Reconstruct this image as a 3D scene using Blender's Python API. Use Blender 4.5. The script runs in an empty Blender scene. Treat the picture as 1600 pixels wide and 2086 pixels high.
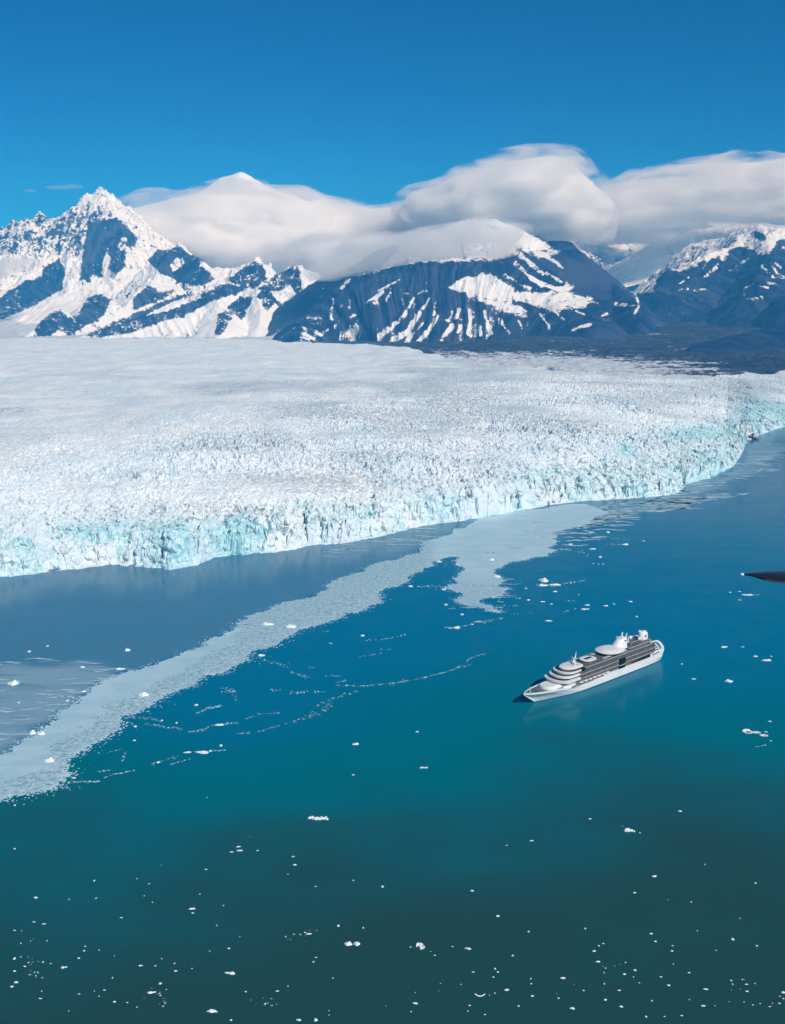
import bpy, bmesh, math, random
import numpy as np
from mathutils import Vector, Matrix
from mathutils.geometry import tessellate_polygon

random.seed(7)
RNG = np.random.default_rng(11)
scene = bpy.context.scene
COL = scene.collection

# ------------------------------------------------------------------ camera
F, CX, CY = 2200.0, 800.0, 1043.0          # focal length / centre, photograph pixels
CAMZ = 457.0
PITCH = math.atan(403.0 / F)               # the sea horizon lies at row 640
cp, sp = math.cos(PITCH), math.sin(PITCH)

cam_d = bpy.data.cameras.new('camera')
cam = bpy.data.objects.new('camera', cam_d)
COL.objects.link(cam)
cam.location = (0, 0, CAMZ)
cam.rotation_euler = (math.pi / 2 - PITCH, 0, 0)
cam_d.sensor_fit = 'HORIZONTAL'
cam_d.sensor_width = 36.0
cam_d.lens = 36.0 * F / 1600.0
cam_d.clip_start = 0.5
cam_d.clip_end = 200000.0
scene.camera = cam


def ray(px, py):
    a = (px - CX) / F
    b = (CY - py) / F
    return a, cp + b * sp, -sp + b * cp       # x, y, z


def on_z(px, py, z=0.0):
    x, y, dz = ray(px, py)
    t = (z - CAMZ) / dz
    return np.array([x * t, y * t, z]) if np.isscalar(px) else (x * t, y * t)


def at_depth(px, py, D):
    x, y, dz = ray(px, py)
    t = D / y
    return x * t, D, CAMZ + dz * t


def project(x, y, z):
    f = y * cp - (z - CAMZ) * sp
    u = y * sp + (z - CAMZ) * cp
    return CX + F * x / f, CY - F * u / f


# ------------------------------------------------------------------ noise
def _hash(ix, iy, seed):
    h = (ix.astype(np.int64) * 374761393 + iy.astype(np.int64) * 668265263 + seed * 974711) & 0x7fffffff
    h = ((h ^ (h >> 13)) * 1274126177) & 0x7fffffff
    h = ((h ^ (h >> 16)) * 69069 + 12345) & 0x7fffffff
    return ((h >> 7) & 0xffff) / 65535.0


def gnoise(x, y, seed=0):
    """gradient noise, about -1..1"""
    ix, iy = np.floor(x), np.floor(y)
    fx, fy = x - ix, y - iy
    u = fx * fx * fx * (fx * (fx * 6 - 15) + 10)
    v = fy * fy * fy * (fy * (fy * 6 - 15) + 10)

    def g(dx, dy):
        a = _hash(ix + dx, iy + dy, seed) * 2 * math.pi
        return np.cos(a) * (fx - dx) + np.sin(a) * (fy - dy)
    n0 = g(0, 0) * (1 - u) + g(1, 0) * u
    n1 = g(0, 1) * (1 - u) + g(1, 1) * u
    return (n0 * (1 - v) + n1 * v) * 1.5


def fbm(x, y, octv=5, gain=0.5, lac=2.03, seed=0):
    s = np.zeros_like(x); a = 1.0; t = 0
    for i in range(octv):
        s += a * gnoise(x, y, seed + i * 17); t += a
        x = x * lac + 13.7; y = y * lac - 7.1; a *= gain
    return s / t * 1.4


def ridged(x, y, octv=5, gain=0.55, lac=2.1, seed=0):
    s = np.zeros_like(x); a = 1.0; t = 0; w = np.ones_like(x)
    for i in range(octv):
        n = 1 - np.abs(gnoise(x, y, seed + i * 31)); n = n * n * w
        s += a * n; t += a; w = np.clip(n * 1.6, 0, 1)
        x = x * lac + 3.1; y = y * lac + 9.2; a *= gain
    return s / t


def worley(x, y, seed=0):
    """F1, F2, id of nearest cell"""
    ix, iy = np.floor(x), np.floor(y)
    f1 = np.full(x.shape, 9.0); f2 = np.full(x.shape, 9.0); cid = np.zeros(x.shape)
    for dx in (-1, 0, 1):
        for dy in (-1, 0, 1):
            cx, cy = ix + dx, iy + dy
            px = cx + _hash(cx, cy, seed); py = cy + _hash(cx, cy, seed + 5)
            d = np.hypot(px - x, py - y)
            h = _hash(cx, cy, seed + 9)
            near = d < f1
            f2 = np.where(near, f1, np.minimum(f2, d))
            cid = np.where(near, h, cid)
            f1 = np.where(near, d, f1)
    return f1, f2, cid


def sstep(a, b, x):
    t = np.clip((x - a) / (b - a), 0.0, 1.0)
    return t * t * (3 - 2 * t)


def seg_dist(x, y, pts, closed=False):
    """distance to a polyline, plus arc parameter (index + fraction)"""
    best = np.full(x.shape, 1e18); par = np.zeros(x.shape)
    n = len(pts)
    for i in range(n if closed else n - 1):
        ax, ay = pts[i][0], pts[i][1]; bx, by = pts[(i + 1) % n][0], pts[(i + 1) % n][1]
        dx, dy = bx - ax, by - ay
        L = dx * dx + dy * dy + 1e-9
        t = np.clip(((x - ax) * dx + (y - ay) * dy) / L, 0, 1)
        d = (x - ax - t * dx) ** 2 + (y - ay - t * dy) ** 2
        m = d < best
        best = np.where(m, d, best); par = np.where(m, i + t, par)
    return np.sqrt(best), par


def poly_sdf(x, y, pts):
    """positive inside"""
    d, _ = seg_dist(x, y, pts, True)
    ins = np.zeros(x.shape, bool); n = len(pts)
    for i in range(n):
        x1, y1 = pts[i][0], pts[i][1]; x2, y2 = pts[(i + 1) % n][0], pts[(i + 1) % n][1]
        c = ((y1 > y) != (y2 > y))
        xi = (x2 - x1) * (y - y1) / ((y2 - y1) if y2 != y1 else 1e-9) + x1
        ins ^= c & (x < xi)
    return np.where(ins, d, -d)


# ------------------------------------------------------------------ object helpers
def tag(o, label=None, cat=None, group=None, kind=None):
    if label: o['label'] = label
    if cat: o['category'] = cat
    if group: o['group'] = group
    if kind: o['kind'] = kind
    return o


def empty(name, loc=(0, 0, 0), rz=0.0):
    o = bpy.data.objects.new(name, None)
    COL.objects.link(o); o.location = loc; o.rotation_euler = (0, 0, rz)
    o.empty_display_size = 1
    return o


def link_mesh(name, me, mat=None, parent=None):
    o = bpy.data.objects.new(name, me)
    COL.objects.link(o)
    if mat: me.materials.append(mat)
    if parent: o.parent = parent
    return o


def grid_mesh(name, X, Y, Z, mat, attrs=None, smooth=True):
    nr, nc = X.shape
    me = bpy.data.meshes.new(name)
    co = np.empty((nr * nc, 3), np.float32)
    co[:, 0] = X.ravel(); co[:, 1] = Y.ravel(); co[:, 2] = Z.ravel()
    idx = np.arange(nr * nc, dtype=np.int32).reshape(nr, nc)
    q = np.stack([idx[:-1, :-1], idx[:-1, 1:], idx[1:, 1:], idx[1:, :-1]], -1).reshape(-1, 4)
    me.vertices.add(nr * nc); me.vertices.foreach_set('co', co.ravel())
    me.loops.add(q.size); me.loops.foreach_set('vertex_index', q.ravel())
    me.polygons.add(len(q))
    me.polygons.foreach_set('loop_start', np.arange(0, q.size, 4, dtype=np.int32))
    me.polygons.foreach_set('use_smooth', np.full(len(q), smooth))
    me.update(calc_edges=True)
    for k, v in (attrs or {}).items():
        a = me.attributes.new(k, 'FLOAT', 'POINT')
        a.data.foreach_set('value', v.astype(np.float32).ravel())
    return link_mesh(name, me, mat)


def poly_mesh(name, verts, faces, mat, parent=None, smooth=False):
    me = bpy.data.meshes.new(name)
    me.from_pydata([tuple(map(float, v)) for v in verts], [], faces)
    me.polygons.foreach_set('use_smooth', [smooth] * len(me.polygons))
    me.update()
    return link_mesh(name, me, mat, parent)


# ------------------------------------------------------------------ materials
class NT:
    def __init__(self, name):
        self.m = bpy.data.materials.new(name); self.m.use_nodes = True
        self.t = self.m.node_tree; self.n = self.t.nodes; self.l = self.t.links
        self.p = self.n['Principled BSDF']; self.out = self.n['Material Output']

    def new(self, typ, **kw):
        n = self.n.new(typ)
        for k, v in kw.items():
            if k.startswith('in_'):
                n.inputs[int(k[3:])].default_value = v
            else:
                setattr(n, k, v)
        return n

    def link(self, a, b): self.l.new(a, b)

    def coord(self, scale=(1, 1, 1)):
        tc = self.new('ShaderNodeTexCoord'); mp = self.new('ShaderNodeMapping')
        mp.inputs['Scale'].default_value = scale
        self.link(tc.outputs['Object'], mp.inputs['Vector']); return mp.outputs[0]

    def noise(self, vec, scale, detail=4, rough=0.55, dist=0.0):
        n = self.new('ShaderNodeTexNoise'); n.inputs['Scale'].default_value = scale
        n.inputs['Detail'].default_value = detail; n.inputs['Roughness'].default_value = rough
        n.inputs['Distortion'].default_value = dist
        self.link(vec, n.inputs['Vector']); return n.outputs['Fac']

    def ramp(self, fac, lo, hi, a=0.0, b=1.0, smooth=True):
        n = self.new('ShaderNodeMapRange'); n.interpolation_type = 'SMOOTHSTEP' if smooth else 'LINEAR'
        n.inputs['From Min'].default_value = lo; n.inputs['From Max'].default_value = hi
        n.inputs['To Min'].default_value = a; n.inputs['To Max'].default_value = b
        self.link(fac, n.inputs['Value']); return n.outputs['Result']

    def math(self, op, a, b=None, c=None):
        n = self.new('ShaderNodeMath', operation=op)
        for i, v in enumerate((a, b, c)):
            if v is None: continue
            if isinstance(v, (int, float)): n.inputs[i].default_value = v
            else: self.link(v, n.inputs[i])
        return n.outputs[0]

    def mix(self, fac, a, b):
        n = self.new('ShaderNodeMix', data_type='RGBA')
        for s, v in ((n.inputs[0], fac), (n.inputs[6], a), (n.inputs[7], b)):
            if isinstance(v, (int, float)): s.default_value = v
            elif isinstance(v, tuple): s.default_value = (*v, 1)
            else: self.link(v, s)
        return n.outputs[2]

    def attr(self, name):
        n = self.new('ShaderNodeAttribute'); n.attribute_name = name; return n.outputs['Fac']

    def base(self, c):
        if isinstance(c, tuple): self.p.inputs['Base Color'].default_value = (*c, 1)
        else: self.link(c, self.p.inputs['Base Color'])
        return self

    def bump(self, h, strength=0.5, dist=1.0):
        b = self.new('ShaderNodeBump'); b.inputs['Strength'].default_value = strength
        b.inputs['Distance'].default_value = dist
        self.link(h, b.inputs['Height']); self.link(b.outputs[0], self.p.inputs['Normal'])
        return self

    def set(self, **kw):
        for k, v in kw.items(): self.p.inputs[k.replace('_', ' ')].default_value = v
        return self


def paint(name, c, rough=0.45, var=0.08, scale=0.15, spec=0.5, metallic=0.0):
    t = NT(name)
    n = t.noise(t.coord((1, 1, 2.5)), scale, 5, 0.6)
    lo = tuple(x * (1 - var) for x in c); hi = tuple(min(1, x * (1 + var)) for x in c)
    t.base(t.mix(t.ramp(n, .3, .7), lo, hi)).set(Roughness=rough, Specular_IOR_Level=spec, Metallic=metallic)
    return t.m


# -- water
def water_mat():
    t = NT('sea_water')
    v = t.coord()
    vs = t.coord((1.0, 2.6, 1.0))
    silt = t.attr('silt'); deep = t.attr('deep'); veil = t.attr('veil')
    n1 = t.noise(vs, 0.004, 5, 0.6, 0.4)
    n2 = t.noise(t.coord((0.5, 3.0, 1.0)), 0.012, 5, 0.65, 0.6)
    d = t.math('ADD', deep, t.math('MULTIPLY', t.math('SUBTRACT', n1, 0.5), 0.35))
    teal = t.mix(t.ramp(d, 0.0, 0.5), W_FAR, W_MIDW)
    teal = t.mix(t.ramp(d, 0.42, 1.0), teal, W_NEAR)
    s = t.ramp(t.math('ADD', silt, t.math('MULTIPLY', t.math('SUBTRACT', n2, 0.5), 0.5)), 0.15, 0.95)
    c = t.mix(s, teal, W_SILT)
    # thin grease ice: streaky, patchy, only in the traced zones
    vl = t.ramp(t.math('ADD', veil, t.math('MULTIPLY', t.math('SUBTRACT', n2, 0.5), 1.9)), 0.42, 1.1)
    c = t.mix(t.math('MULTIPLY', vl, 0.65), c, W_VEIL)
    t.base(c)
    t.set(IOR=1.33, Specular_IOR_Level=0.09)
    w = t.noise(t.coord((1, 1.6, 1)), 0.09, 4, 0.6)
    w2 = t.noise(v, 0.02, 3, 0.55)
    r = t.ramp(w2, 0.3, 0.7, 0.10, 0.2)
    t.link(t.math('ADD', r, t.math('MULTIPLY', vl, 0.35)), t.p.inputs['Roughness'])
    t.bump(t.math('ADD', w, t.math('MULTIPLY', w2, 2.0)), 0.4, 0.5)
    return t.m


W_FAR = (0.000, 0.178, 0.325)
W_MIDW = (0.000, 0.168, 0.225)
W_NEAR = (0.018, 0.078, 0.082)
W_SILT = (0.070, 0.235, 0.375)
W_VEIL = (0.33, 0.50, 0.60)


def glacier_mat():
    t = NT('glacier_ice')
    v = t.coord()
    blue = t.attr('blue'); dirt = t.attr('dirt')
    n = t.noise(v, 0.03, 6, 0.65)
    nf = t.noise(v, 0.12, 3, 0.6)
    nm = t.noise(t.coord((1, 0.45, 1)), 0.006, 5, 0.6)
    snow = t.mix(t.ramp(nm, .35, .65), (0.70, 0.82, 0.89), (0.83, 0.895, 0.925))
    b = t.ramp(t.math('ADD', blue, t.math('MULTIPLY', t.math('SUBTRACT', n, 0.5), 0.7)), 0.2, 0.9)
    aq = t.mix(t.ramp(nf, .4, .62), (0.58, 0.83, 0.88), (0.24, 0.60, 0.68))
    c = t.mix(t.math('MULTIPLY', b, 0.85), snow, aq)
    # gravel lodged in the ice
    nd = t.noise(v, 0.11, 5, 0.78)
    dm = t.ramp(t.math('ADD', nd, t.math('MULTIPLY', t.math('SUBTRACT', dirt, 0.5), 0.26)), 0.59, 0.66)
    c = t.mix(t.math('MULTIPLY', dm, 0.62), c, (0.20, 0.28, 0.36))
    t.base(c).set(Roughness=0.7, Specular_IOR_Level=0.25)
    t.bump(t.math('ADD', nf, t.math('MULTIPLY', n, 2.0)), 0.6, 2.2)
    return t.m


ROCK_HAZE_A, ROCK_HAZE_B = (0.007, 0.026, 0.082), (0.062, 0.078, 0.135)  # dark rock with the blue of distant haze mixed into its colour


def mountain_mat(name, tint=(1, 1, 1)):
    t = NT(name)
    v = t.coord()
    sn = t.attr('snow')
    n = t.noise(v, 0.017, 6, 0.7)
    n2 = t.noise(v, 0.07, 4, 0.7)
    nr = t.noise(t.coord((1, 1, 0.35)), 0.006, 6, 0.65)
    f = t.math('ADD', sn, t.math('MULTIPLY', t.math('SUBTRACT', n, 0.5), 2.3))
    f = t.math('ADD', f, t.math('MULTIPLY', t.math('SUBTRACT', n2, 0.5), 1.1))
    m = t.ramp(f, 0.43, 0.57)
    ra = tuple(a * b for a, b in zip(ROCK_HAZE_A, tint)); rb = tuple(a * b for a, b in zip(ROCK_HAZE_B, tint))
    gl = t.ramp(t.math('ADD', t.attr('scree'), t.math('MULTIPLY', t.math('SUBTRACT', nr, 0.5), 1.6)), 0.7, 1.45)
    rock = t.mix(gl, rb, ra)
    snow = t.mix(t.ramp(nr, .35, .65), (0.84, 0.88, 0.92), (0.90, 0.905, 0.91))
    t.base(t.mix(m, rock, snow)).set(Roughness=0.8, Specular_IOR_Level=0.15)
    t.bump(t.math('ADD', n, t.math('MULTIPLY', n2, 0.5)), 0.9, 14.0)
    return t.m


def ground_mat():
    t = NT('moraine_gravel')
    v = t.coord((0.28, 1.0, 1.0))
    sn = t.attr('snow')
    n = t.noise(v, 0.006, 7, 0.7)
    n2 = t.noise(t.coord((0.6, 1, 1)), 0.03, 5, 0.75)
    f = t.math('ADD', sn, t.math('MULTIPLY', t.math('SUBTRACT', n, 0.5), 1.7))
    f = t.math('ADD', f, t.math('MULTIPLY', t.math('SUBTRACT', n2, 0.5), 1.8))
    m = t.ramp(f, 0.46, 0.66)
    rock = t.mix(t.ramp(n, .3, .7), (0.020, 0.032, 0.062), (0.070, 0.080, 0.105))
    t.base(t.mix(t.math('MULTIPLY', m, 0.85), rock, (0.66, 0.73, 0.80))).set(Roughness=0.85, Specular_IOR_Level=0.1)
    t.bump(n2, 0.8, 8.0)
    return t.m


def slush_mat():
    t = NT('slush_ice')
    v = t.coord()
    g = t.attr('grain')
    n = t.noise(t.coord((0.7, 1.4, 1)), 0.02, 6, 0.65, 0.5)
    nf = t.noise(v, 0.16, 6, 0.85, 0.3)
    smooth_c = t.mix(t.ramp(n, .35, .65), (0.42, 0.65, 0.76), (0.52, 0.73, 0.82))
    grain_c = t.mix(t.ramp(nf, .40, .60), (0.22, 0.44, 0.53), (0.56, 0.74, 0.81))
    c = t.mix(t.ramp(t.math('ADD', g, t.math('MULTIPLY', t.math('SUBTRACT', n, 0.5), 0.8)), 0.35, 0.65), smooth_c, grain_c)
    t.base(c).set(Roughness=0.5, Specular_IOR_Level=0.35)
    t.bump(nf, 0.6, 0.4)
    return t.m


def ice_mat():
    t = NT('floating_ice')
    n = t.noise(t.coord(), 0.35, 5, 0.6)
    t.base(t.mix(t.ramp(n, .3, .6), (0.72, 0.86, 0.92), (0.93, 0.95, 0.96))).set(Roughness=0.55, Specular_IOR_Level=0.3)
    t.bump(n, 0.5, 0.4)
    return t.m


def cloud_mat(name, density, color=(1.0, 1.0, 1.0), aniso=0.0, wisp=None, lo=.38, flat=2.2):
    m = bpy.data.materials.new(name); m.use_nodes = True
    nt = m.node_tree
    nt.nodes.remove(nt.nodes['Principled BSDF'])
    v = nt.nodes.new('ShaderNodeVolumePrincipled')
    v.inputs['Color'].default_value = (*color, 1)
    v.inputs['Absorption Color'].default_value = (1, 1, 1, 1)
    v.inputs['Density'].default_value = density
    v.inputs['Anisotropy'].default_value = aniso
    nt.links.new(v.outputs[0], nt.nodes['Material Output'].inputs['Volume'])
    if wisp:
        tc = nt.nodes.new('ShaderNodeTexCoord'); mp = nt.nodes.new('ShaderNodeMapping')
        mp.inputs['Scale'].default_value = (.7, 1, flat)
        n = nt.nodes.new('ShaderNodeTexNoise'); n.inputs['Scale'].default_value = wisp
        n.inputs['Detail'].default_value = 5; n.inputs['Roughness'].default_value = .55
        r = nt.nodes.new('ShaderNodeMapRange'); r.interpolation_type = 'SMOOTHSTEP'
        for k, val in (('From Min', lo), ('From Max', lo + .2), ('To Min', 0.0), ('To Max', density * 2.0)): r.inputs[k].default_value = val
        nt.links.new(tc.outputs['Object'], mp.inputs[0]); nt.links.new(mp.outputs[0], n.inputs['Vector'])
        nt.links.new(n.outputs['Fac'], r.inputs['Value']); nt.links.new(r.outputs[0], v.inputs['Density'])
    return m


M_WATER = water_mat()
M_GLACIER = glacier_mat()
M_GROUND = ground_mat()
M_SLUSH = slush_mat()
M_ICE = ice_mat()
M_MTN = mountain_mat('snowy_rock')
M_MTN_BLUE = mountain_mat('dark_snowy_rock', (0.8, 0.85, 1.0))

# ------------------------------------------------------------------ the glacier
# waterline of the calving front, photograph pixels
FRONT = [(-260, 1196), (-100, 1183), (0, 1176), (80, 1168), (150, 1160), (230, 1152), (260, 1155), (290, 1153), (345, 1160),
         (405, 1150), (440, 1136), (540, 1127), (600, 1120), (645, 1110), (700, 1108), (790, 1090), (880, 1069),
         (930, 1064), (975, 1056), (1060, 1041), (1130, 1028), (1190, 1021), (1290, 1016), (1365, 1009), (1384, 1003),
         (1402, 985), (1450, 974), (1495, 950), (1512, 925), (1522, 900), (1550, 886), (1600, 869), (1680, 850), (1800, 826), (1950, 800)]
fp = np.array(FRONT, float)
fx, fy = on_z(fp[:, 0], fp[:, 1])
FRONT_T = fx / fy            # tangent of the bearing
FRONT_Y = fy
FRONT_W = np.stack([fx, fy], 1)

# far rim of the ice, bordering the moraine and the hills
RIM = [(-300, 684), (0, 684), (200, 684), (330, 684), (430, 688), (545, 693), (640, 699), (760, 703), (815, 707), (860, 716),
       (900, 728), (980, 741), (1080, 748), (1200, 757), (1300, 763), (1420, 767), (1500, 766), (1560, 760), (1640, 752), (1950, 740)]


def ice_level(D):
    return 88 + 22 * sstep(1900, 4200, D) + 72 * sstep(3500, 12500, D)


def build_glacier():
    nc = 1250
    tb = np.linspace((-230 - CX) / F, (1930 - CX) / F, nc)
    tb = np.unique(np.concatenate([tb, np.linspace((1470 - CX) / F, (1600 - CX) / F, 330)]))
    tb = tb / (cp + 0.0)                        # bearing tangents
    rows = [-3.0, 0.0]
    d = 0.0
    while d < 12900:
        step = 1.5 if d < 110 else min(1.5 + (d - 110) * 0.0075, 9 + max(0, d - 1500) * 0.006)
        d += step; rows.append(d)
    rows = np.array(rows)
    T, R = np.meshgrid(tb, rows)
    yf = np.interp(tb, FRONT_T, FRONT_Y)
    xf = yf * tb
    jag = fbm(xf / 70, yf / 70, 4, 0.6, seed=3) * 13 + np.abs(gnoise(xf / 28, yf / 28, 44)) * 14
    fr = yf + jag - 2
    Y = fr[None, :] + R
    X = Y * T
    D = Y
    dist, _ = seg_dist(X, Y, FRONT_W)
    dist = np.where(R < 0, 0, dist)
    # warp, so that cells look torn rather than round
    wx = X + 9 * fbm(X / 30, Y / 30, 3, seed=61); wy = Y + 9 * fbm(X / 30 + 40, Y / 30, 3, seed=62)
    f1, f2, cid = worley(wx / 17, wy / 22, 1)
    g1, g2, gid = worley(wx / 47 + 5, wy / 60, 2)
    h1, h2, hid = worley(wx / 8, wy / 9, 3)
    crack = 1 - sstep(0.02, 0.28, f2 - f1)
    crackL = 1 - sstep(0.02, 0.22, g2 - g1)
    # how broken the surface is: wild near the front, calmer far back and to the left
    px, py = project(X, Y, ice_level(D))
    wild = 1 - 0.86 * sstep(100, 2100, dist - (px - 500) * 0.9)
    wild = np.clip(wild * (0.72 + 0.8 * fbm(X / 330, Y / 520, 3, seed=8) + 0.6 * fbm(X / 1300, Y / 260, 3, seed=9)), 0.08, 1.3)
    calm = 1 - 0.65 * sstep(3200, 6500, D)
    rough = wild * calm
    top = ice_level(D) + 16 * fbm(X / 330, Y / 330, 4, seed=21) * sstep(60, 500, dist) \
        + 24 * fbm(X / 900, Y / 900, 3, seed=22) * sstep(300, 2000, dist) * (1 - 0.7 * sstep(6000, 9500, D))
    # torn cliff: two or three leaning steps up from the water
    lip = 62 + 26 * fbm(X / 160, Y / 160, 3, seed=31)
    reach = 26 + 20 * fbm(X / 90 + 9, Y / 90, 3, seed=33)
    sheer = np.clip(0.5 + 1.1 * fbm(X / 210, Y / 210, 3, seed=36), 0, 1)      # sheer walls here, broken ramps there
    dn = dist + (10 * (cid - 0.5) + 22 * (gid - 0.5)) * sstep(0, 25, dist + 6)
    r1 = 14 + 26 * (1 - sheer); r2 = 44 + 40 * (1 - sheer)
    prof = (0.34 + 0.28 * sheer) * sstep(-2, r1, dn) + (0.32 - 0.16 * sheer) * sstep(r2 * .55, r2, dn) + (0.34 - 0.12 * sheer) * sstep(60, 460, dist)
    pxf, _pyf = project(X, Y, np.zeros_like(X))
    top = top * (1 - (0.13 + 0.27 * sstep(850, 1480, pxf)) * (1 - sstep(150, 900, dist)))
    z = top * prof
    near = sstep(1, 22, dist)
    z += rough * near * ((cid - 0.5) * 6.5 + (gid - 0.5) * 8 + (hid - 0.5) * 4.5 * (1 - 0.6 * sstep(2500, 4000, D))
                         - crack * 6 - crackL * 8 + 5 * ridged(X / 60, Y / 90, 4, seed=5))
    z += 3.6 * fbm(X / 9, Y / 9, 3, 0.6, seed=71) * near * (0.25 + rough)
    # bigger slumped blocks and trenches lying along the front
    lf = 1 - sstep(120, 420, dist)
    z += near * lf * 9 * fbm(X / 55, Y / 30, 3, seed=73)
    # a few deep calving alcoves / caves at the waterline
    for (cx_, cy_, w, dep) in [(242, 1152, 17, 75), (268, 1153, 7, 40), (655, 1108, 13, 60), (690, 1106, 8, 50), (935, 1062, 12, 20), (1368, 1006, 10, 30), (1455, 974, 12, 30)]:
        q = on_z(cx_, cy_)
        mpp = q[1] / F
        rr = np.hypot((X - q[0]) / (w * mpp), (Y - q[1] - 8) / dep) + 0.45 * fbm(X / 12, Y / 25, 3, seed=57)
        z -= 20 * (1 - sstep(0.4, 1.2, rr))
    z = np.where(R < -1, -14.0, z)
    z = np.where((R <= 0.5), np.minimum(z, 0.0) - 3, np.maximum(z, -1 + 2.5 * cid))
    # knock the grid columns about so that walls look torn, not extruded
    sh = sstep(2, 10, R) * (1 - sstep(150, 500, dist))
    Y = Y + sh * (7 * fbm(X / 13, z / 9, 3, seed=81) + 5 * fbm(X / 40, z / 22, 2, seed=82))
    X = X + sh * 4.5 * fbm(X / 16 + 7, z / 11, 3, seed=83)
    # sink below the land beyond the rim
    px, py = project(X, Y, ice_level(D))
    rim = np.interp(px, [p[0] for p in RIM], [p[1] for p in RIM])
    rimj = rim + 3.5 * fbm(X / 300, Y / 500, 4, seed=90)
    over = (rimj - py)                             # >0 beyond the rim
    z -= 130 * sstep(0.0, 7.0, over)
    # attributes: blue (dense ice laid bare), dirt (gravel carried on top)
    big = fbm(X / 170, Y / 170, 4, seed=12)
    mid = fbm(X / 45, Y / 45, 4, seed=14)
    blue = 0.30 * (1 - sstep(40, 260, dist)) + 0.42 * np.clip(big, 0, 1) * (1 - sstep(100, 420, dist)) + 0.22 * crack * rough \
        + 0.20 * crackL * rough + 0.30 * np.clip(mid, 0, 1) * wild * (1 - 0.6 * sstep(200, 700, dist))
    right = sstep(950, 1500, px) * sstep(760, 800, py)
    blue += 0.14 * right
    # fresh scars
    for (bx, by, w, h, amt) in [(1275, 886, 26, 11, 1.3), (1410, 850, 75, 14, .9), (1550, 800, 70, 30, .7), (480, 1040, 50, 14, .9),
                                (330, 1042, 60, 18, .7), (195, 1045, 70, 12, .6), (60, 1072, 40, 12, .6), (1230, 910, 14, 6, .8),
                                (880, 1030, 50, 14, .7), (1300, 985, 90, 22, .5), (350, 952, 10, 12, .8), (1200, 895, 30, 14, .4)]:
        e = ((px - bx) / w) ** 2 + ((py - by) / h) ** 2
        blue += 0.65 * amt * np.exp(-e * 1.2)
    blue -= 0.35 * sstep(0.1, 0.6, -big) * (1 - sstep(20, 90, dist))
    dirt = 0.62 + 0.5 * fbm(X / 500, Y / 700, 3, seed=18) + 0.35 * fbm(X / 1500, Y / 240, 3, seed=19) + 0.30 * sstep(300, 900, px) * sstep(180, 500, dist) \
        - 0.5 * (1 - sstep(40, 200, dist)) - 0.55 * sstep(5200, 8500, D) * (1 - sstep(700, 1000, px))
    o = grid_mesh('glacier', X, Y, z, M_GLACIER, {'blue': np.clip(blue, 0, 1.4), 'dirt': np.clip(dirt, 0, 1)}, smooth=False)
    tag(o, 'broad white crevassed glacier ending in an aqua ice cliff at the water', 'glacier', kind='structure')
    return o


build_glacier()


# ------------------------------------------------------------------ land beneath and behind
def land_level(D):
    return np.interp(D, [0, 2500, 3200, 6500, 9000, 11000, 14000, 18000, 22000, 27000, 40000],
                     [-60, -60, 40, 120, 165, 205, 385, 690, 940, 1150, 1250])


def build_ground():
    rows = np.concatenate([np.linspace(2600, 5600, 24), np.linspace(5650, 12000, 330), np.linspace(12050, 24000, 240), np.linspace(24200, 28000, 14)])
    tb = np.linspace(-0.55, 0.55, 1000)
    T, Y = np.meshgrid(tb, rows)
    X = Y * T
    z = land_level(Y)
    z = z - np.maximum(z - 150, 0) * 0.75 * (1 - sstep(0.02, 0.16, T)) * (1 - sstep(14500, 17500, Y))
    # keep the land under the sea where the inlet runs on to the right
    yf = np.interp(T, FRONT_T, FRONT_Y)
    z = np.where(Y < yf + 260, -40, z)
    hum = ridged(X / 260, Y / 420, 5, seed=140) * 26 * sstep(5500, 7500, Y) + 10 * fbm(X / 60, Y / 90, 4, seed=141)
    z = z + hum - 14
    px, py = project(X, Y, z)
    rim = np.interp(px, [p[0] for p in RIM], [p[1] for p in RIM])
    z = z - 110 * sstep(-2, 5, py - rim) * (1 - sstep(11300, 12900, Y))
    # side of the valley on the right
    z = z + 160 * sstep(0.36, 0.5, T) * sstep(6000, 12500, Y)
    px, py = project(X, Y, z)
    snow = 0.10 + 0.34 * fbm(X / 700, Y / 160, 5, seed=150)
    snow += 0.62 * sstep(700, 735, py) * (1 - sstep(1150, 1420, px)) * sstep(800, 900, px)
    snow += 0.40 * sstep(722, 745, py) * (1 - sstep(1380, 1560, px))
    snow += 0.75 * (1 - sstep(598, 622, py)) * sstep(1200, 1270, px) * (1 - sstep(1430, 1480, px)) * sstep(14500, 17000, Y)
    snow += 0.22 * (1 - sstep(612, 660, py)) * sstep(1290, 1330, px) * (1 - sstep(1480, 1560, px))
    snow += 1.0 * (1 - sstep(560, 640, px)) * (py < 715)
    o = grid_mesh('ground', X, Y, z, M_GROUND, {'snow': snow})
    tag(o, 'dark gravel valley floor with streaks of snow behind the glacier', 'ground', kind='structure')


build_ground()


# ------------------------------------------------------------------ mountains
def stroke_mask(px, py, pts, w0, w1):
    d, par = seg_dist(px, py, pts)
    w = w0 + (w1 - w0) * par / max(1, len(pts) - 1)
    return 1 - sstep(0.35, 1.0, d / w)


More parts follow.
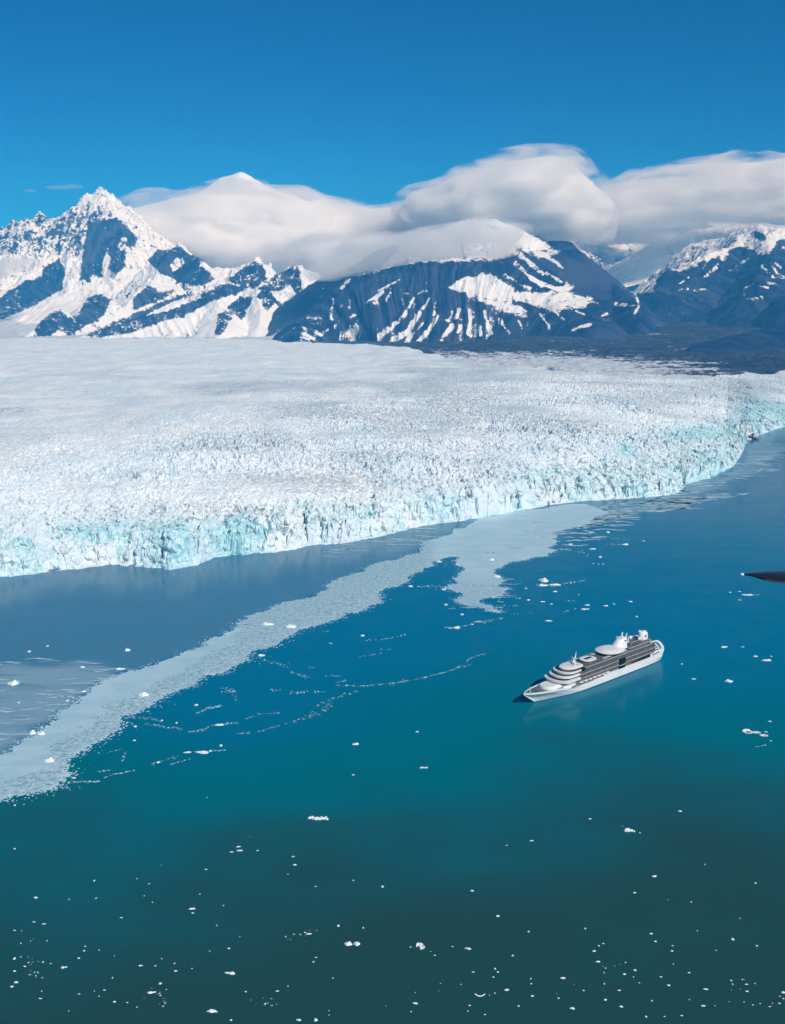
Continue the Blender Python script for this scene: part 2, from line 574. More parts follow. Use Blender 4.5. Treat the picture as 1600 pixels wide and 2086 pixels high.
def ridge_height(X, Y, ridges, seed):
    X = np.asarray(X)
    Z = np.full(X.shape, -400.0)
    gul = np.zeros(X.shape)
    for k, r in enumerate(ridges):
        P = np.array([at_depth(a, b, c) for a, b, c in r['p']])
        d, par = seg_dist(X, Y, P[:, :2])
        zr = np.interp(par, np.arange(len(P)), P[:, 2])
        seglen = np.concatenate([[0], np.cumsum(np.hypot(np.diff(P[:, 0]), np.diff(P[:, 1])))])
        arc = np.interp(par, np.arange(len(P)), seglen)
        s = r.get('s', 0.7); cap = r.get('cap', 60.0)
        # rounded crest, then a straight flank; left and right flank may differ
        rx = np.interp(par, np.arange(len(P)), P[:, 0])
        wr = 0.5 + 0.5 * np.clip((X - rx) / (0.7 * d + 1), -1, 1)
        s = r.get('sr', s) * wr + r.get('sl', s) * (1 - wr)
        fall = s * (np.sqrt(d * d + cap * cap) - cap)
        gl = r.get('g', 0.16)
        rill = (1 - np.abs(gnoise(arc / r.get('w', 230.0) + 0.0012 * d, d / 2600.0 + k * 7, seed + k))) \
            + 0.5 * (1 - np.abs(gnoise(arc / (r.get('w', 230.0) * .42), d / 1500.0 + k * 3, seed + k + 50)))
        amp = gl * np.minimum(d, r.get('gd', 700.0)) * sstep(0, 160, d)
        h = zr - fall + (rill - 0.9) * amp
        m = h > Z
        gul = np.where(m, rill, gul)
        Z = np.maximum(Z, h)
    return Z, gul


def build_mountain(name, label, x0, x1, D0, D1, nc, nr, ridges, snow_fn, seed, mat, jag=20.0, detail=70.0):
    tb = np.linspace((x0 - CX) / F, (x1 - CX) / F, nc)
    T, Y = np.meshgrid(tb, np.linspace(D0, D1, nr))
    X = Y * T
    qx = X + 90 * fbm(X / 500, Y / 500, 3, seed=seed + 3); qy = Y + 90 * fbm(X / 500 + 7, Y / 500, 3, seed=seed + 4)
    Z, gul = ridge_height(X * 0.35 + qx * 0.65, Y * 0.35 + qy * 0.65, ridges, seed)
    base = land_level(Y)
    above = np.clip((Z - base) / 250, 0, 1)
    rd = ridged(X / 520, Y / 520, 6, seed=seed + 10)
    Z = Z + above * (detail * (rd - 0.45) + jag * fbm(X / 90, Y / 90, 4, 0.6, seed=seed + 20))
    Z = np.maximum(Z, base - 330)
    px, py = project(X, Y, Z)
    gy, gx = np.gradient(Z)
    dY = np.gradient(Y, axis=0); dX = np.gradient(X, axis=1)
    slope = np.hypot(gy / dY, gx / dX)
    sn = snow_fn(px, py, X, Y, Z, gul, slope, rd)
    o = grid_mesh(name, X, Y, Z, mat, {'snow': np.clip(sn, -0.5, 1.5), 'scree': gul})
    tag(o, label, 'mountain', kind='structure')
    return o


def polys(px, py, lst, soft=5.0):
    m = np.zeros(px.shape)
    for p in lst:
        m = np.maximum(m, sstep(-soft, soft, poly_sdf(px, py, p)))
    return m


# -- left massif and its foothills
ROCK_L = [
    [(-60, 640), (0, 606), (60, 565), (120, 528), (132, 548), (128, 590), (100, 604), (72, 622), (40, 636), (0, 655), (-60, 690)],
    [(162, 570), (170, 520), (178, 470), (214, 446), (246, 450), (282, 486), (272, 502), (255, 500), (254, 540), (238, 556), (222, 548), (206, 566), (190, 560), (180, 572)],
    [(66, 690), (76, 660), (100, 638), (124, 630), (140, 646), (160, 640), (176, 604), (206, 598), (226, 610), (214, 640), (196, 652), (160, 672), (140, 686), (120, 672), (100, 690)],
    [(302, 530), (322, 508), (345, 510), (362, 500), (388, 518), (420, 550), (440, 568), (408, 582), (370, 576), (345, 562), (330, 560)],
    [(270, 612), (300, 580), (324, 596), (356, 590), (340, 606), (300, 622), (270, 634)],
    [(170, 684), (240, 652), (300, 628), (360, 602), (420, 596), (446, 580), (470, 560), (500, 540), (520, 530), (536, 538), (544, 570), (520, 590), (480, 604), (430, 622), (386, 646), (340, 652), (300, 668), (262, 680), (200, 688)],
    [(436, 684), (444, 640), (490, 602), (545, 576), (560, 558), (604, 536), (622, 566), (630, 602), (606, 620), (596, 640), (560, 618), (540, 640), (520, 626), (500, 660), (478, 640), (456, 680)],
    [(582, 690), (600, 660), (640, 624), (660, 640), (640, 690)],
    [(384, 520), (430, 512), (478, 512), (484, 526), (462, 536), (436, 540), (408, 530)],
]
SNOW_L = [
    [(346, 540), (356, 524), (376, 526), (376, 540), (352, 554)],
    [(480, 600), (500, 588), (530, 592), (522, 606), (496, 604)],
    [(500, 652), (512, 628), (530, 640), (526, 660), (510, 668)],
    [(52, 568), (66, 544), (86, 544), (86, 566), (64, 572)],
    [(498, 645), (520, 602), (530, 612), (545, 642), (560, 630), (590, 642), (600, 656), (566, 690), (470, 690), (482, 668)],
    [(556, 602), (592, 580), (602, 600), (575, 620)], [(612, 562), (640, 576), (652, 618), (628, 642), (618, 600)],
    [(378, 642), (430, 614), (474, 600), (482, 610), (424, 640), (380, 660)], [(296, 642), (350, 616), (402, 598), (412, 606), (340, 634)],
    [(440, 560), (468, 548), (476, 560), (452, 580)], [(206, 560), (212, 520), (222, 500), (226, 530), (216, 562)], [(236, 500), (250, 480), (262, 484), (250, 512)],
]


def snow_left(px, py, X, Y, Z, gul, slope, rd):
    rock = polys(px, py, ROCK_L, 4)
    s = 1.0 - 0.78 * rock + 0.75 * polys(px, py, SNOW_L, 3)
    s += 0.30 * fbm(X / 180, Y / 180, 4, seed=301) + 0.12 * (rd - 0.45) * 2
    sky = 1 - sstep(495, 540, py)
    cragl = sky * (1 - sstep(190, 300, px))
    s -= cragl * (0.36 + 0.6 * fbm(X / 150, Z / 220, 5, 0.65, seed=303)) * sstep(398, 448, py)
    s += 0.17 * sstep(415, 460, px) * (1 - sstep(640, 700, px)) + 0.10 * fbm(X / 70, Y / 70, 3, seed=305)
    s -= 0.28 * sstep(0.9, 1.5, slope)
    return s


build_mountain(
    'mountain', 'craggy snow covered mountain with a sharp white peak at the far left', -330, 560, 14500, 20800, 620, 330, [
        dict(p=[(-420, 500, 19500), (-200, 520, 19200), (-60, 488, 19000), (0, 468, 19000), (50, 440, 19000), (100, 437, 19000), (135, 434, 19000), (170, 404, 19000), (208, 386, 19000), (238, 414, 19000), (258, 452, 19200), (300, 500, 19500), (360, 520, 19800)], s=.85, cap=25, g=.2, w=200),
        dict(p=[(208, 386, 19000), (232, 440, 18500), (262, 492, 18000), (246, 540, 17400), (225, 575, 16900)], s=.8, cap=30, g=.2, w=160),
        dict(p=[(182, 440, 18700), (176, 500, 18000), (180, 560, 17200)], s=.8, cap=30, g=.2, w=160),
        dict(p=[(135, 434, 19000), (128, 500, 18200), (85, 545, 17400), (20, 590, 16700), (-60, 640, 16000), (-200, 690, 15500)], s=.8, cap=30, g=.18, w=180),
        dict(p=[(-300, 600, 17600), (0, 600, 17400), (160, 590, 17300), (300, 570, 17600), (440, 555, 17800), (560, 545, 18200)], s=.36, cap=250, g=.06),
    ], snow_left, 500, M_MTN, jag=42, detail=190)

build_mountain(
    'mountain', 'low jagged foothills of haze-blue rock and snow patches behind the glacier', 20, 800, 12300, 17200, 700, 330, [
        dict(p=[(50, 690, 12900), (76, 664, 13300), (100, 645, 13700), (124, 633, 13900), (160, 650, 14000), (190, 610, 14500), (215, 606, 14800), (250, 625, 14800), (300, 585, 15200), (330, 560, 15700), (345, 515, 16000), (362, 500, 16200), (385, 515, 16200), (430, 555, 15800), (470, 575, 15300)], s=.72, cap=25, g=.2, w=150),
        dict(p=[(150, 692, 12700), (230, 662, 13000), (300, 636, 13300), (400, 606, 13700), (440, 585, 14000), (475, 556, 14300), (505, 537, 14500), (522, 531, 14600), (545, 548, 14600), (565, 570, 14500), (590, 552, 14800), (606, 538, 15000), (640, 572, 15000), (690, 590, 15000), (760, 585, 15200)], s=.7, cap=20, g=.22, w=140),
        dict(p=[(522, 531, 14600), (524, 600, 13800), (530, 660, 13200)], s=.75, cap=20, g=.2, w=120),
        dict(p=[(606, 538, 15000), (622, 600, 14000), (600, 660, 13200)], s=.75, cap=20, g=.2, w=120),
        dict(p=[(440, 585, 14000), (452, 640, 13200), (446, 682, 12700)], s=.7, cap=20, g=.2, w=120),
    ], snow_left, 700, M_MTN, jag=34, detail=150)

build_mountain(
    'mountain', 'smooth white snow peak wrapped in cloud left of centre', 250, 900, 21500, 26500, 420, 180, [
        dict(p=[(260, 520, 24500), (330, 460, 24300), (380, 415, 24000), (412, 387, 24000), (455, 362, 24000), (488, 350, 24000), (505, 357, 24000), (530, 372, 24000), (562, 387, 24000), (600, 397, 24000), (680, 440, 24200), (800, 500, 24500)], s=.7, cap=60, g=.06),
        dict(p=[(488, 350, 24000), (480, 430, 22900), (470, 520, 21800)], s=.65, cap=120, g=.06),
        dict(p=[(230, 500, 22300), (380, 492, 22300), (560, 495, 22300), (760, 492, 22300), (920, 500, 22300)], s=.4, cap=200, g=.1, w=300),
    ], lambda px, py, X, Y, Z, gul, slope, rd: np.full(px.shape, 1.1), 900, M_MTN, jag=4, detail=20)


# -- the broad dome in the middle
def z3(l): return [(540 + a * .4875, 400 + b * .4875) for a, b in l]
def z4(l): return [(1100 + a * .3125, 420 + b * .3125) for a, b in l]


DOME_SNOW = [z3(p) for p in [
    [(760, 382), (830, 332), (930, 318), (1000, 352), (1050, 398), (1150, 402), (1250, 388), (1300, 410), (1365, 425), (1340, 465), (1200, 480), (1100, 448), (1000, 436), (880, 420)],
    [(380, 330), (480, 300), (560, 215), (700, 145), (830, 96), (950, 88), (1050, 115), (1130, 165), (1225, 232), (1100, 232), (1050, 215), (1000, 262), (850, 268), (700, 272), (560, 288)],
    [(300, 612), (345, 560), (386, 518), (400, 590), (452, 566), (440, 612)],
    [(145, 605), (165, 545), (190, 575), (222, 560), (208, 608)],
    [(880, 425), (960, 440), (1060, 450), (1100, 470), (1090, 510), (1010, 480), (950, 455)],
    [(1228, 380), (1262, 362), (1290, 376), (1275, 400), (1235, 400)],
    [(1120, 225), (1225, 235), (1150, 262), (1125, 250)],
]]
DOME_STROKES = [(z3(p), a * .4875, b * .4875) for p, a, b in [
    ([(622, 425), (582, 498), (455, 608)], 3, 18), ([(690, 422), (640, 500), (600, 560), (535, 608)], 4, 20),
    ([(660, 530), (590, 605)], 3, 12), ([(725, 498), (700, 540), (645, 605)], 8, 12), ([(785, 540), (760, 570), (738, 600)], 14, 10),
    ([(780, 485), (762, 520)], 10, 12), ([(815, 468), (800, 508)], 8, 8), ([(856, 478), (858, 530), (848, 572), (860, 582)], 7, 7),
    ([(918, 480), (932, 540), (946, 572)], 7, 9), ([(978, 512), (1000, 545), (1022, 568)], 8, 5), ([(285, 430), (275, 500), (280, 512)], 5, 9),
    ([(322, 452), (312, 488)], 5, 5), ([(355, 430), (352, 470)], 4, 5), ([(492, 400), (450, 432), (462, 445)], 8, 12), ([(526, 400), (508, 434)], 5, 6),
    ([(676, 394), (640, 404)], 4, 4), ([(300, 538), (228, 578)], 6, 10), ([(1365, 534), (1320, 545), (1284, 562)], 7, 7), ([(1412, 498), (1430, 490)], 6, 6),
    ([(1025, 215), (1090, 262), (1160, 322)], 16, 10), ([(1050, 280), (1120, 345), (1160, 375)], 12, 9), ([(1110, 340), (1180, 372), (1250, 395)], 9, 9),
    ([(1178, 320), (1240, 358)], 7, 7), ([(1000, 330), (1060, 360), (1110, 385)], 9, 7), ([(1160, 240), (1210, 270), (1245, 300)], 8, 6),
    ([(1210, 480), (1250, 515)], 6, 4), ([(1300, 480), (1335, 492)], 5, 4), ([(1470, 450), (1540, 455)], 10, 8), ([(1555, 420), (1562, 460), (1545, 490)], 6, 6),
    ([(1150, 490), (1190, 545)], 5, 4), ([(1060, 520), (1080, 555)], 5, 4), ([(420, 450), (440, 430)], 4, 4), ([(380, 490), (360, 505)], 7, 7),
    ([(900, 545), (902, 580)], 10, 8), ([(820, 540), (805, 568)], 6, 6), ([(560, 350), (470, 395)], 4, 3), ([(350, 345), (320, 385)], 14, 8)]]


def snow_dome(px, py, X, Y, Z, gul, slope, rd):
    s = -0.02 + 0.26 * fbm(X / 130, Y / 130, 4, seed=401) + 0.22 * fbm(X / 420, Y / 420, 3, seed=402)
    s += 0.85 * polys(px, py, DOME_SNOW, 8) + 0.34 * (1 - sstep(0.62, 0.98, gul)) * sstep(560, 600, py)
    for p, a, b in DOME_STROKES:
        s += 0.62 * stroke_mask(px, py, p, a + 1.6, b + 1.6)
    return s


build_mountain(
    'mountain', 'broad dark domed mountain with snow streaked slopes and a white cap', 540, 1360, 10700, 15500, 900, 430, [
        dict(p=[(596, 692, 11300), (606, 680, 11550), (625, 650, 11900), (655, 612, 12100), (700, 576, 12250), (740, 558, 12300), (785, 545, 12350), (860, 533, 12400), (940, 527, 12400), (1020, 531, 12350), (1080, 556, 12200), (1130, 590, 12000), (1180, 628, 11700), (1220, 668, 11300)], s=.68, sr=1.0, sl=1.25, cap=260, g=.10, w=120),
        dict(p=[(690, 560, 13700), (760, 515, 13800), (850, 477, 13900), (930, 450, 14000), (1000, 444, 14000), (1060, 465, 13900), (1112, 492, 13700), (1146, 508, 13500)], s=.5, sr=1.0, sl=1.0, cap=420, g=.0),
        dict(p=[(1112, 492, 13700), (1150, 489, 13600), (1190, 521, 13400), (1240, 573, 13000), (1280, 606, 12700), (1298, 625, 12300), (1303, 655, 11900), (1296, 690, 11400)], s=.62, sr=1.5, cap=60, g=.10, w=160),
        dict(p=[(1060, 500, 13400), (1110, 545, 12900), (1160, 585, 12500), (1210, 625, 12100), (1240, 655, 11700)], s=.6, sr=.95, cap=90, g=.12, w=110),
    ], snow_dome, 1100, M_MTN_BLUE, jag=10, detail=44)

# -- right-hand mountain and the ranges beyond
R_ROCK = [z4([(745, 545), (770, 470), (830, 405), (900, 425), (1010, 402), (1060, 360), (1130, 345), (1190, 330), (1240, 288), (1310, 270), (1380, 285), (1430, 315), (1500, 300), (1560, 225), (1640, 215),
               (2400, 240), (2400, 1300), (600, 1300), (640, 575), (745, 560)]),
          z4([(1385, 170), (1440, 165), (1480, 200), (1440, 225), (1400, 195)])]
R_STROKES = [(z4(p), a * .3125, b * .3125) for p, a, b in [
    ([(1222, 310), (1180, 370), (1130, 420), (1060, 474)], 26, 10), ([(1150, 290), (1100, 340), (1068, 400)], 18, 8), ([(1368, 330), (1330, 360), (1300, 375)], 9, 9), ([(1330, 360), (1350, 382)], 7, 4),
    ([(1282, 395), (1236, 424)], 6, 6), ([(1450, 388), (1490, 430), (1520, 460)], 14, 6), ([(1520, 392), (1548, 432)], 11, 6), ([(1540, 372), (1572, 402)], 11, 6), ([(1405, 508), (1340, 530), (1298, 558)], 6, 5),
    ([(1335, 575), (1360, 600), (1415, 606)], 10, 12), ([(1440, 580), (1455, 605)], 8, 8), ([(1530, 450), (1600, 455)], 22, 30), ([(1490, 500), (1545, 505)], 7, 4),
    ([(905, 548), (965, 538)], 8, 9), ([(1010, 550), (1085, 540)], 10, 8), ([(980, 455), (900, 515)], 5, 4), ([(1590, 270), (1600, 285)], 10, 6), ([(1430, 520), (1490, 530)], 4, 6), ([(1500, 210), (1560, 215)], 12, 10)]]


def snow_right(px, py, X, Y, Z, gul, slope, rd):
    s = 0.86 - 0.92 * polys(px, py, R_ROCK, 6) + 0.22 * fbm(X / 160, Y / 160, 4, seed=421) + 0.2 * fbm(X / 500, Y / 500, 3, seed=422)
    s -= 0.3 * sstep(0.75, 1.2, slope) * sstep(1250, 1330, px)
    for p, a, b in R_STROKES:
        s += 0.62 * stroke_mask(px, py, p, a + 1.6, b + 1.6)
    return s


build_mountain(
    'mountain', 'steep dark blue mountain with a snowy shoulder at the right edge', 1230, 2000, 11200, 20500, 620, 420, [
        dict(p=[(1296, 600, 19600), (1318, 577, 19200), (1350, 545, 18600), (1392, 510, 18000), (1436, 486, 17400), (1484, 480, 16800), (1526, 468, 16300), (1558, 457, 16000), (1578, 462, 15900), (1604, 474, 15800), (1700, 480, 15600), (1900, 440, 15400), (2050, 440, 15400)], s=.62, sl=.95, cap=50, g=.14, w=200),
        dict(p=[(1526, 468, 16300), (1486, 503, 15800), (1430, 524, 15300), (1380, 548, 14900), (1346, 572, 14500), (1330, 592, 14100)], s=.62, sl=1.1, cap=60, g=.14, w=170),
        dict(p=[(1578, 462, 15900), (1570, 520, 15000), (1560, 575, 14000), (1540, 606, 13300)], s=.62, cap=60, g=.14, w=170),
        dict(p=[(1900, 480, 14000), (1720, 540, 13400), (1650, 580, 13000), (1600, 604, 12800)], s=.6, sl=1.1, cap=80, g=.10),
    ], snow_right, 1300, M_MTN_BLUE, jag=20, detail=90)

build_mountain(
    'hill', 'low dark gravel slope rising at the right edge of the valley', 1400, 2000, 8200, 11800, 300, 160, [
        dict(p=[(1440, 704, 9000), (1480, 692, 9300), (1560, 672, 9700), (1640, 655, 10000), (1800, 625, 10300), (2100, 560, 10500)], s=.30, cap=150, g=.05),
    ], lambda px, py, X, Y, Z, gul, slope, rd: -0.25 + 0.2 * fbm(X / 200, Y / 90, 4, seed=431), 1500, M_MTN_BLUE, jag=3, detail=8)


def snow_far(px, py, X, Y, Z, gul, slope, rd):
    s = 0.80 + 0.5 * fbm(X / 500, Y / 500, 5, 0.6, seed=441) - 0.5 * sstep(0.55, 1.1, slope)
    s -= 0.75 * polys(px, py, [z4([(270, 250), (330, 230), (420, 250), (520, 300), (640, 310), (690, 385), (600, 410), (510, 395), (420, 350), (330, 300)])], 8)
    return s


build_mountain(
    'mountain', 'distant hazy snowy ridge closing the far end of the valley', 1080, 1480, 21500, 27500, 380, 200, [
        dict(p=[(1060, 480, 26000), (1150, 470, 25500), (1200, 474, 25500), (1250, 486, 25500), (1300, 496, 25500), (1340, 496, 25800), (1400, 500, 26000), (1480, 480, 26000)], s=.6, cap=40, g=.18, w=300),
        dict(p=[(1200, 491, 25500), (1240, 540, 24500), (1300, 560, 23600)], s=.6, cap=40, g=.18, w=250),
        dict(p=[(1300, 522, 25500), (1320, 560, 24000)], s=.6, cap=40, g=.18, w=250),
    ], snow_far, 1700, M_MTN, jag=14, detail=60)

build_mountain(
    'mountain', 'far snow plateau with dark crags under the right cloud bank', 1150, 1800, 21000, 25500, 400, 160, [
        dict(p=[(1320, 530, 23500), (1380, 478, 23500), (1404, 455, 23500), (1440, 450, 23500), (1530, 446, 23500), (1580, 460, 23500), (1700, 440, 23500), (1800, 430, 23500)], s=.55, cap=60, g=.12, w=260),
        dict(p=[(1404, 455, 23500), (1370, 500, 22400), (1330, 545, 21600)], s=.55, cap=60, g=.12, w=260),
    ], lambda px, py, X, Y, Z, gul, slope, rd: 0.85 + 0.35 * fbm(X / 300, Y / 300, 4, seed=451) - 0.5 * polys(px, py, [z4([(1000, 95), (1060, 85), (1105, 120), (1060, 130), (1020, 118)]), z4([(885, 140), (930, 130), (950, 175), (900, 180)])], 3), 1900, M_MTN, jag=14, detail=50)


# ------------------------------------------------------------------ sea
BAND_TOP = [(-160, 1606), (0, 1542), (28, 1533), (42, 1522), (69, 1503), (94, 1487), (103, 1478), (122, 1453), (166, 1431), (178, 1416), (206, 1397), (219, 1386), (250, 1373),
            (297, 1362), (316, 1355), (369, 1333), (403, 1322), (425, 1304), (471, 1287), (486, 1269), (550, 1244), (599, 1224), (670, 1199), (711, 1173), (756, 1152), (794, 1143),
            (824, 1134), (861, 1119), (890, 1098), (925, 1078), (965, 1064), (1010, 1051), (1075, 1040), (1140, 1030), (1190, 1027)]
BAND_RIGHT = [(1215, 1035), (1240, 1046), (1200, 1062), (1160, 1075), (1125, 1084), (1124, 1097), (1112, 1116), (1130, 1121), (1117, 1132), (1070, 1140), (1025, 1153), (1006, 1167),
              (1028, 1182), (1014, 1188), (1034, 1200), (1014, 1216), (994, 1216), (975, 1225), (1018, 1247), (997, 1242), (953, 1233), (931, 1225), (944, 1216), (943, 1206), (925, 1200),
              (909, 1198), (931, 1190), (936, 1169), (935, 1153), (937, 1134), (919, 1132), (900, 1137), (881, 1153), (859, 1163), (831, 1175)]
BAND_LOW = [(786, 1197), (775, 1220), (752, 1237), (700, 1250), (670, 1267), (625, 1278), (591, 1293), (565, 1310), (509, 1327), (501, 1344), (464, 1361), (434, 1374), (440, 1367), (400, 1389),
            (369, 1403), (344, 1412), (319, 1428), (278, 1450), (247, 1456), (241, 1475), (219, 1500), (175, 1522), (156, 1534), (128, 1550), (134, 1562), (134, 1577), (125, 1584), (109, 1600), (87, 1609), (53, 1617), (0, 1630), (-160, 1668)]
BAND = BAND_TOP + BAND_RIGHT + BAND_LOW
SILT = [(-300, 1640)] + BAND_TOP[:-6] + [(900, 1085), (930, 1066), (880, 1066), (600, 1115), (400, 1145), (100, 1160), (-300, 1190)]
VEIL = [
    [(1379, 1002), (1394, 984), (1457, 976), (1484, 961), (1521, 935), (1518, 905), (1555, 901), (1600, 905), (1640, 912), (1600, 924), (1555, 944), (1570, 956), (1585, 961), (1532, 969), (1484, 980), (1484, 991),
     (1431, 1006), (1517, 1006), (1480, 1016), (1424, 1017), (1405, 1036), (1349, 1042), (1300, 1050), (1250, 1062), (1180, 1076), (1140, 1080), (1160, 1040), (1290, 1020)],
    [(-200, 1430), (0, 1345), (100, 1342), (170, 1338), (220, 1350), (250, 1372), (200, 1400), (160, 1432), (110, 1470), (60, 1505), (0, 1540), (-200, 1610)],
]


def build_water():
    pyv = np.concatenate([np.linspace(2140, 1180, 340), np.linspace(1178, 840, 260)])
    ys = on_z(np.full(pyv.shape, 800.0), pyv)[1]
    rows = np.concatenate([[-2000, -200, 200, 400], ys, [5500, 7000, 10000, 12500]])
    tb = np.concatenate([np.linspace(-1.2, -0.45, 20), np.linspace(-0.44, 0.44, 760), np.linspace(0.45, 1.2, 20)])
    T, Y = np.meshgrid(tb, rows)
    X = np.where(Y > 600, Y * T, T * 600 + (Y - 600) * np.sign(T) * 0)
    Z = np.zeros_like(X)
    far = Y < 500
    px, py = project(X, np.maximum(Y, 500), Z)
    jx = px + 7 * fbm(X / 60, Y / 120, 4, seed=202); jy = py + 5 * fbm(X / 60 + 20, Y / 120, 4, seed=203)
    silt = sstep(-14, 10, poly_sdf(jx, jy, SILT)) * 0.95
    veil = np.zeros_like(px)
    for p in VEIL:
        e = (-10, 10) if p is VEIL[0] else (-24, 30)
        veil = np.maximum(veil, sstep(e[0], e[1], poly_sdf(jx, jy, p)))
    veil[far] = 0; silt[far] = 0
    # dark slate water far from the ice, bluer towards it
    dist, _ = seg_dist(X, Y, FRONT_W)
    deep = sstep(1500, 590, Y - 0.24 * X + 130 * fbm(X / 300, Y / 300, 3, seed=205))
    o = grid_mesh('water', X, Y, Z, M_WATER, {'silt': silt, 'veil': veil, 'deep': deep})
    tag(o, 'calm teal and blue sea inlet in front of the glacier', 'water', kind='structure')


build_water()


def fract_outline(pts, it=3, amp=0.16, seed=1):
    rnd = random.Random(seed)
    for _ in range(it):
        out = []
        for i in range(len(pts)):
            a = pts[i]; b = pts[(i + 1) % len(pts)]
            dx, dy = b[0] - a[0], b[1] - a[1]
            k = rnd.uniform(-amp, amp)
            out += [a, (a[0] + dx * .5 - dy * k, a[1] + dy * .5 + dx * k)]
        pts = out
    return pts


def build_slush():
    pts = fract_outline([tuple(on_z(a, b)[:2]) for a, b in BAND], 4, 0.19, 5)
    # grid cells inside the outline, snapped rim: a raft a few decimetres thick with pressure lumps
    P = [Vector((a, b, 0)) for a, b in pts]
    tris = tessellate_polygon([P])
    bm = bmesh.new()
    vs = [bm.verts.new((p.x, p.y, 0.30)) for p in P]
    for t in tris:
        try: bm.faces.new([vs[i] for i in t])
        except ValueError: pass
    low = [bm.verts.new((p.x, p.y, -0.3)) for p in P]
    n = len(P)
    for i in range(n):
        j = (i + 1) % n
        bm.faces.new((vs[i], vs[j], low[j], low[i]))
    rnd = random.Random(9)
    for _ in range(7):
        es = [e for e in bm.edges if e.calc_length() > 26]
        if not es: break
        bmesh.ops.subdivide_edges(bm, edges=es, cuts=1)
        bmesh.ops.triangulate(bm, faces=bm.faces[:])
    bmesh.ops.recalc_face_normals(bm, faces=bm.faces[:])
    me = bpy.data.meshes.new('slush_ice'); bm.to_mesh(me); bm.free()
    N = len(me.vertices)
    co = np.empty(N * 3, np.float32); me.vertices.foreach_get('co', co); co = co.reshape(-1, 3)
    X, Y = co[:, 0].astype(float), co[:, 1].astype(float)
    px, py = project(X, Y, np.zeros(N))
    lowpts = [(a, b) for a, b in BAND_LOW]
    dl, _ = seg_dist(px, py, lowpts)
    wid = np.interp(px, [0, 100, 260, 420, 520, 700, 900], [38, 40, 30, 34, 60, 70, 40])
    grain = 1 - sstep(0.75, 1.15, dl / wid + 0.18 * fbm(X / 60, Y / 60, 4, seed=211))
    grain = np.where((px > 480) & (px < 880), np.maximum(grain, 0.75), grain)
    grain = np.where(px > 880, 0.15 + 0.45 * sstep(1130, 1210, py), grain)
    a = me.attributes.new('grain', 'FLOAT', 'POINT'); a.data.foreach_set('value', grain.astype(np.float32))
    # frayed wisps of the same slush round the band and along the glacier foot
    bm = bmesh.new(); bm.from_mesh(me)
    lay = bm.verts.layers.float.get('grain')
    def wisp(px, py, L, W):
        q = on_z(px, py); k = rnd.randint(7, 11); up = []; dn = []
        tl = rnd.uniform(-.12, .22); ph = rnd.random() * 6
        for i in range(k + 1):
            u = i / k - .5
            x = q[0] + u * L; y = q[1] + u * L * tl + W * .8 * math.sin(u * 7 + ph)
            w_ = W * (1 - (2 * u) ** 2) ** .7 * rnd.uniform(.35, 1.0) + .02
            up.append(bm.verts.new((x, y + w_, .22))); dn.append(bm.verts.new((x, y - w_, .22)))
        for vv in up + dn: vv[lay] = .12
        for i in range(k):
            bm.faces.new((dn[i], dn[i + 1], up[i + 1], up[i]))
    def scatter(poly, n, L, W, edge=None):
        xs = [p[0] for p in poly]; ys = [p[1] for p in poly]; c = 0
        for _ in range(n * 30):
            if c >= n: break
            a, b = rnd.uniform(max(-30, min(xs)), min(1640, max(xs))), rnd.uniform(min(ys), max(ys))
            if poly_sdf(np.array([a]), np.array([b]), poly)[0] < 0: continue
            wisp(a, b, L * rnd.uniform(.4, 1.3), W * rnd.uniform(.4, 1.2)); c += 1
    scatter(VEIL[0], 150, 95, 9)
    scatter(VEIL[1], 36, 45, 2.6)
    scatter([(1120, 1040), (1260, 1035), (1290, 1060), (1180, 1110), (1100, 1125)], 45, 60, 7)
    scatter([(930, 1180), (1045, 1180), (1050, 1225), (1030, 1250), (930, 1235)], 26, 30, 2.6)
    scatter([(880, 1130), (960, 1060), (900, 1070), (640, 1125), (640, 1150), (800, 1110)], 26, 60, 4)
    bm.to_mesh(me); bm.free()
    o = link_mesh('slush_ice', me, M_SLUSH)
    tag(o, 'long pale band of packed slush ice curving across the water', 'slush ice', kind='stuff')
    return pts


SLUSH_W = build_slush()


# ------------------------------------------------------------------ floating ice
def floe_geo(cx, cy, w, dpt, h, rnd, verts, faces, rot=0.0):
    n = rnd.randint(7, 11)
    ph = rnd.random() * 6.28
    b = len(verts)
    c, s = math.cos(rot), math.sin(rot)
    r1 = [1 + rnd.uniform(-.3, .2) for _ in range(n)]
    for ring, (k, z) in enumerate(((1.0, -0.35 * h), (1.03, 0.12 * h), (0.72, 0.75 * h))):
        for i in range(n):
            a = ph + i * 2 * math.pi / n
            q = r1[i] * k
            x, y = math.cos(a) * w / 2 * q, math.sin(a) * dpt / 2 * q
            verts.append((cx + x * c - y * s, cy + x * s + y * c, z * (1 + rnd.uniform(-.3, .3)) if ring else z))
    verts.append((cx + rnd.uniform(-.15, .15) * w, cy + rnd.uniform(-.15, .15) * dpt, h))
    for r in (0, 1):
        for i in range(n):
            j = (i + 1) % n
            faces.append((b + r * n + i, b + r * n + j, b + (r + 1) * n + j, b + (r + 1) * n + i))
    for i in range(n):
        faces.append((b + 2 * n + i, b + 2 * n + (i + 1) % n, b + 3 * n))


def px_size(px, py):
    q = on_z(px, py)
    dist = math.sqrt(q[0] ** 2 + q[1] ** 2 + CAMZ ** 2)
    return q, dist / F, CAMZ / dist          # point, metres per pixel, sin(depression)


T_ = {1: (0, 1560, .2522), 2: (400, 1560, .2522), 3: (800, 1560, .2522), 4: (1200, 1560, .2522), 8: (1300, 1180, .1875), 7: (850, 1000, .3125), 5: (0, 1300, .3125), 6: (400, 1100, .375)}
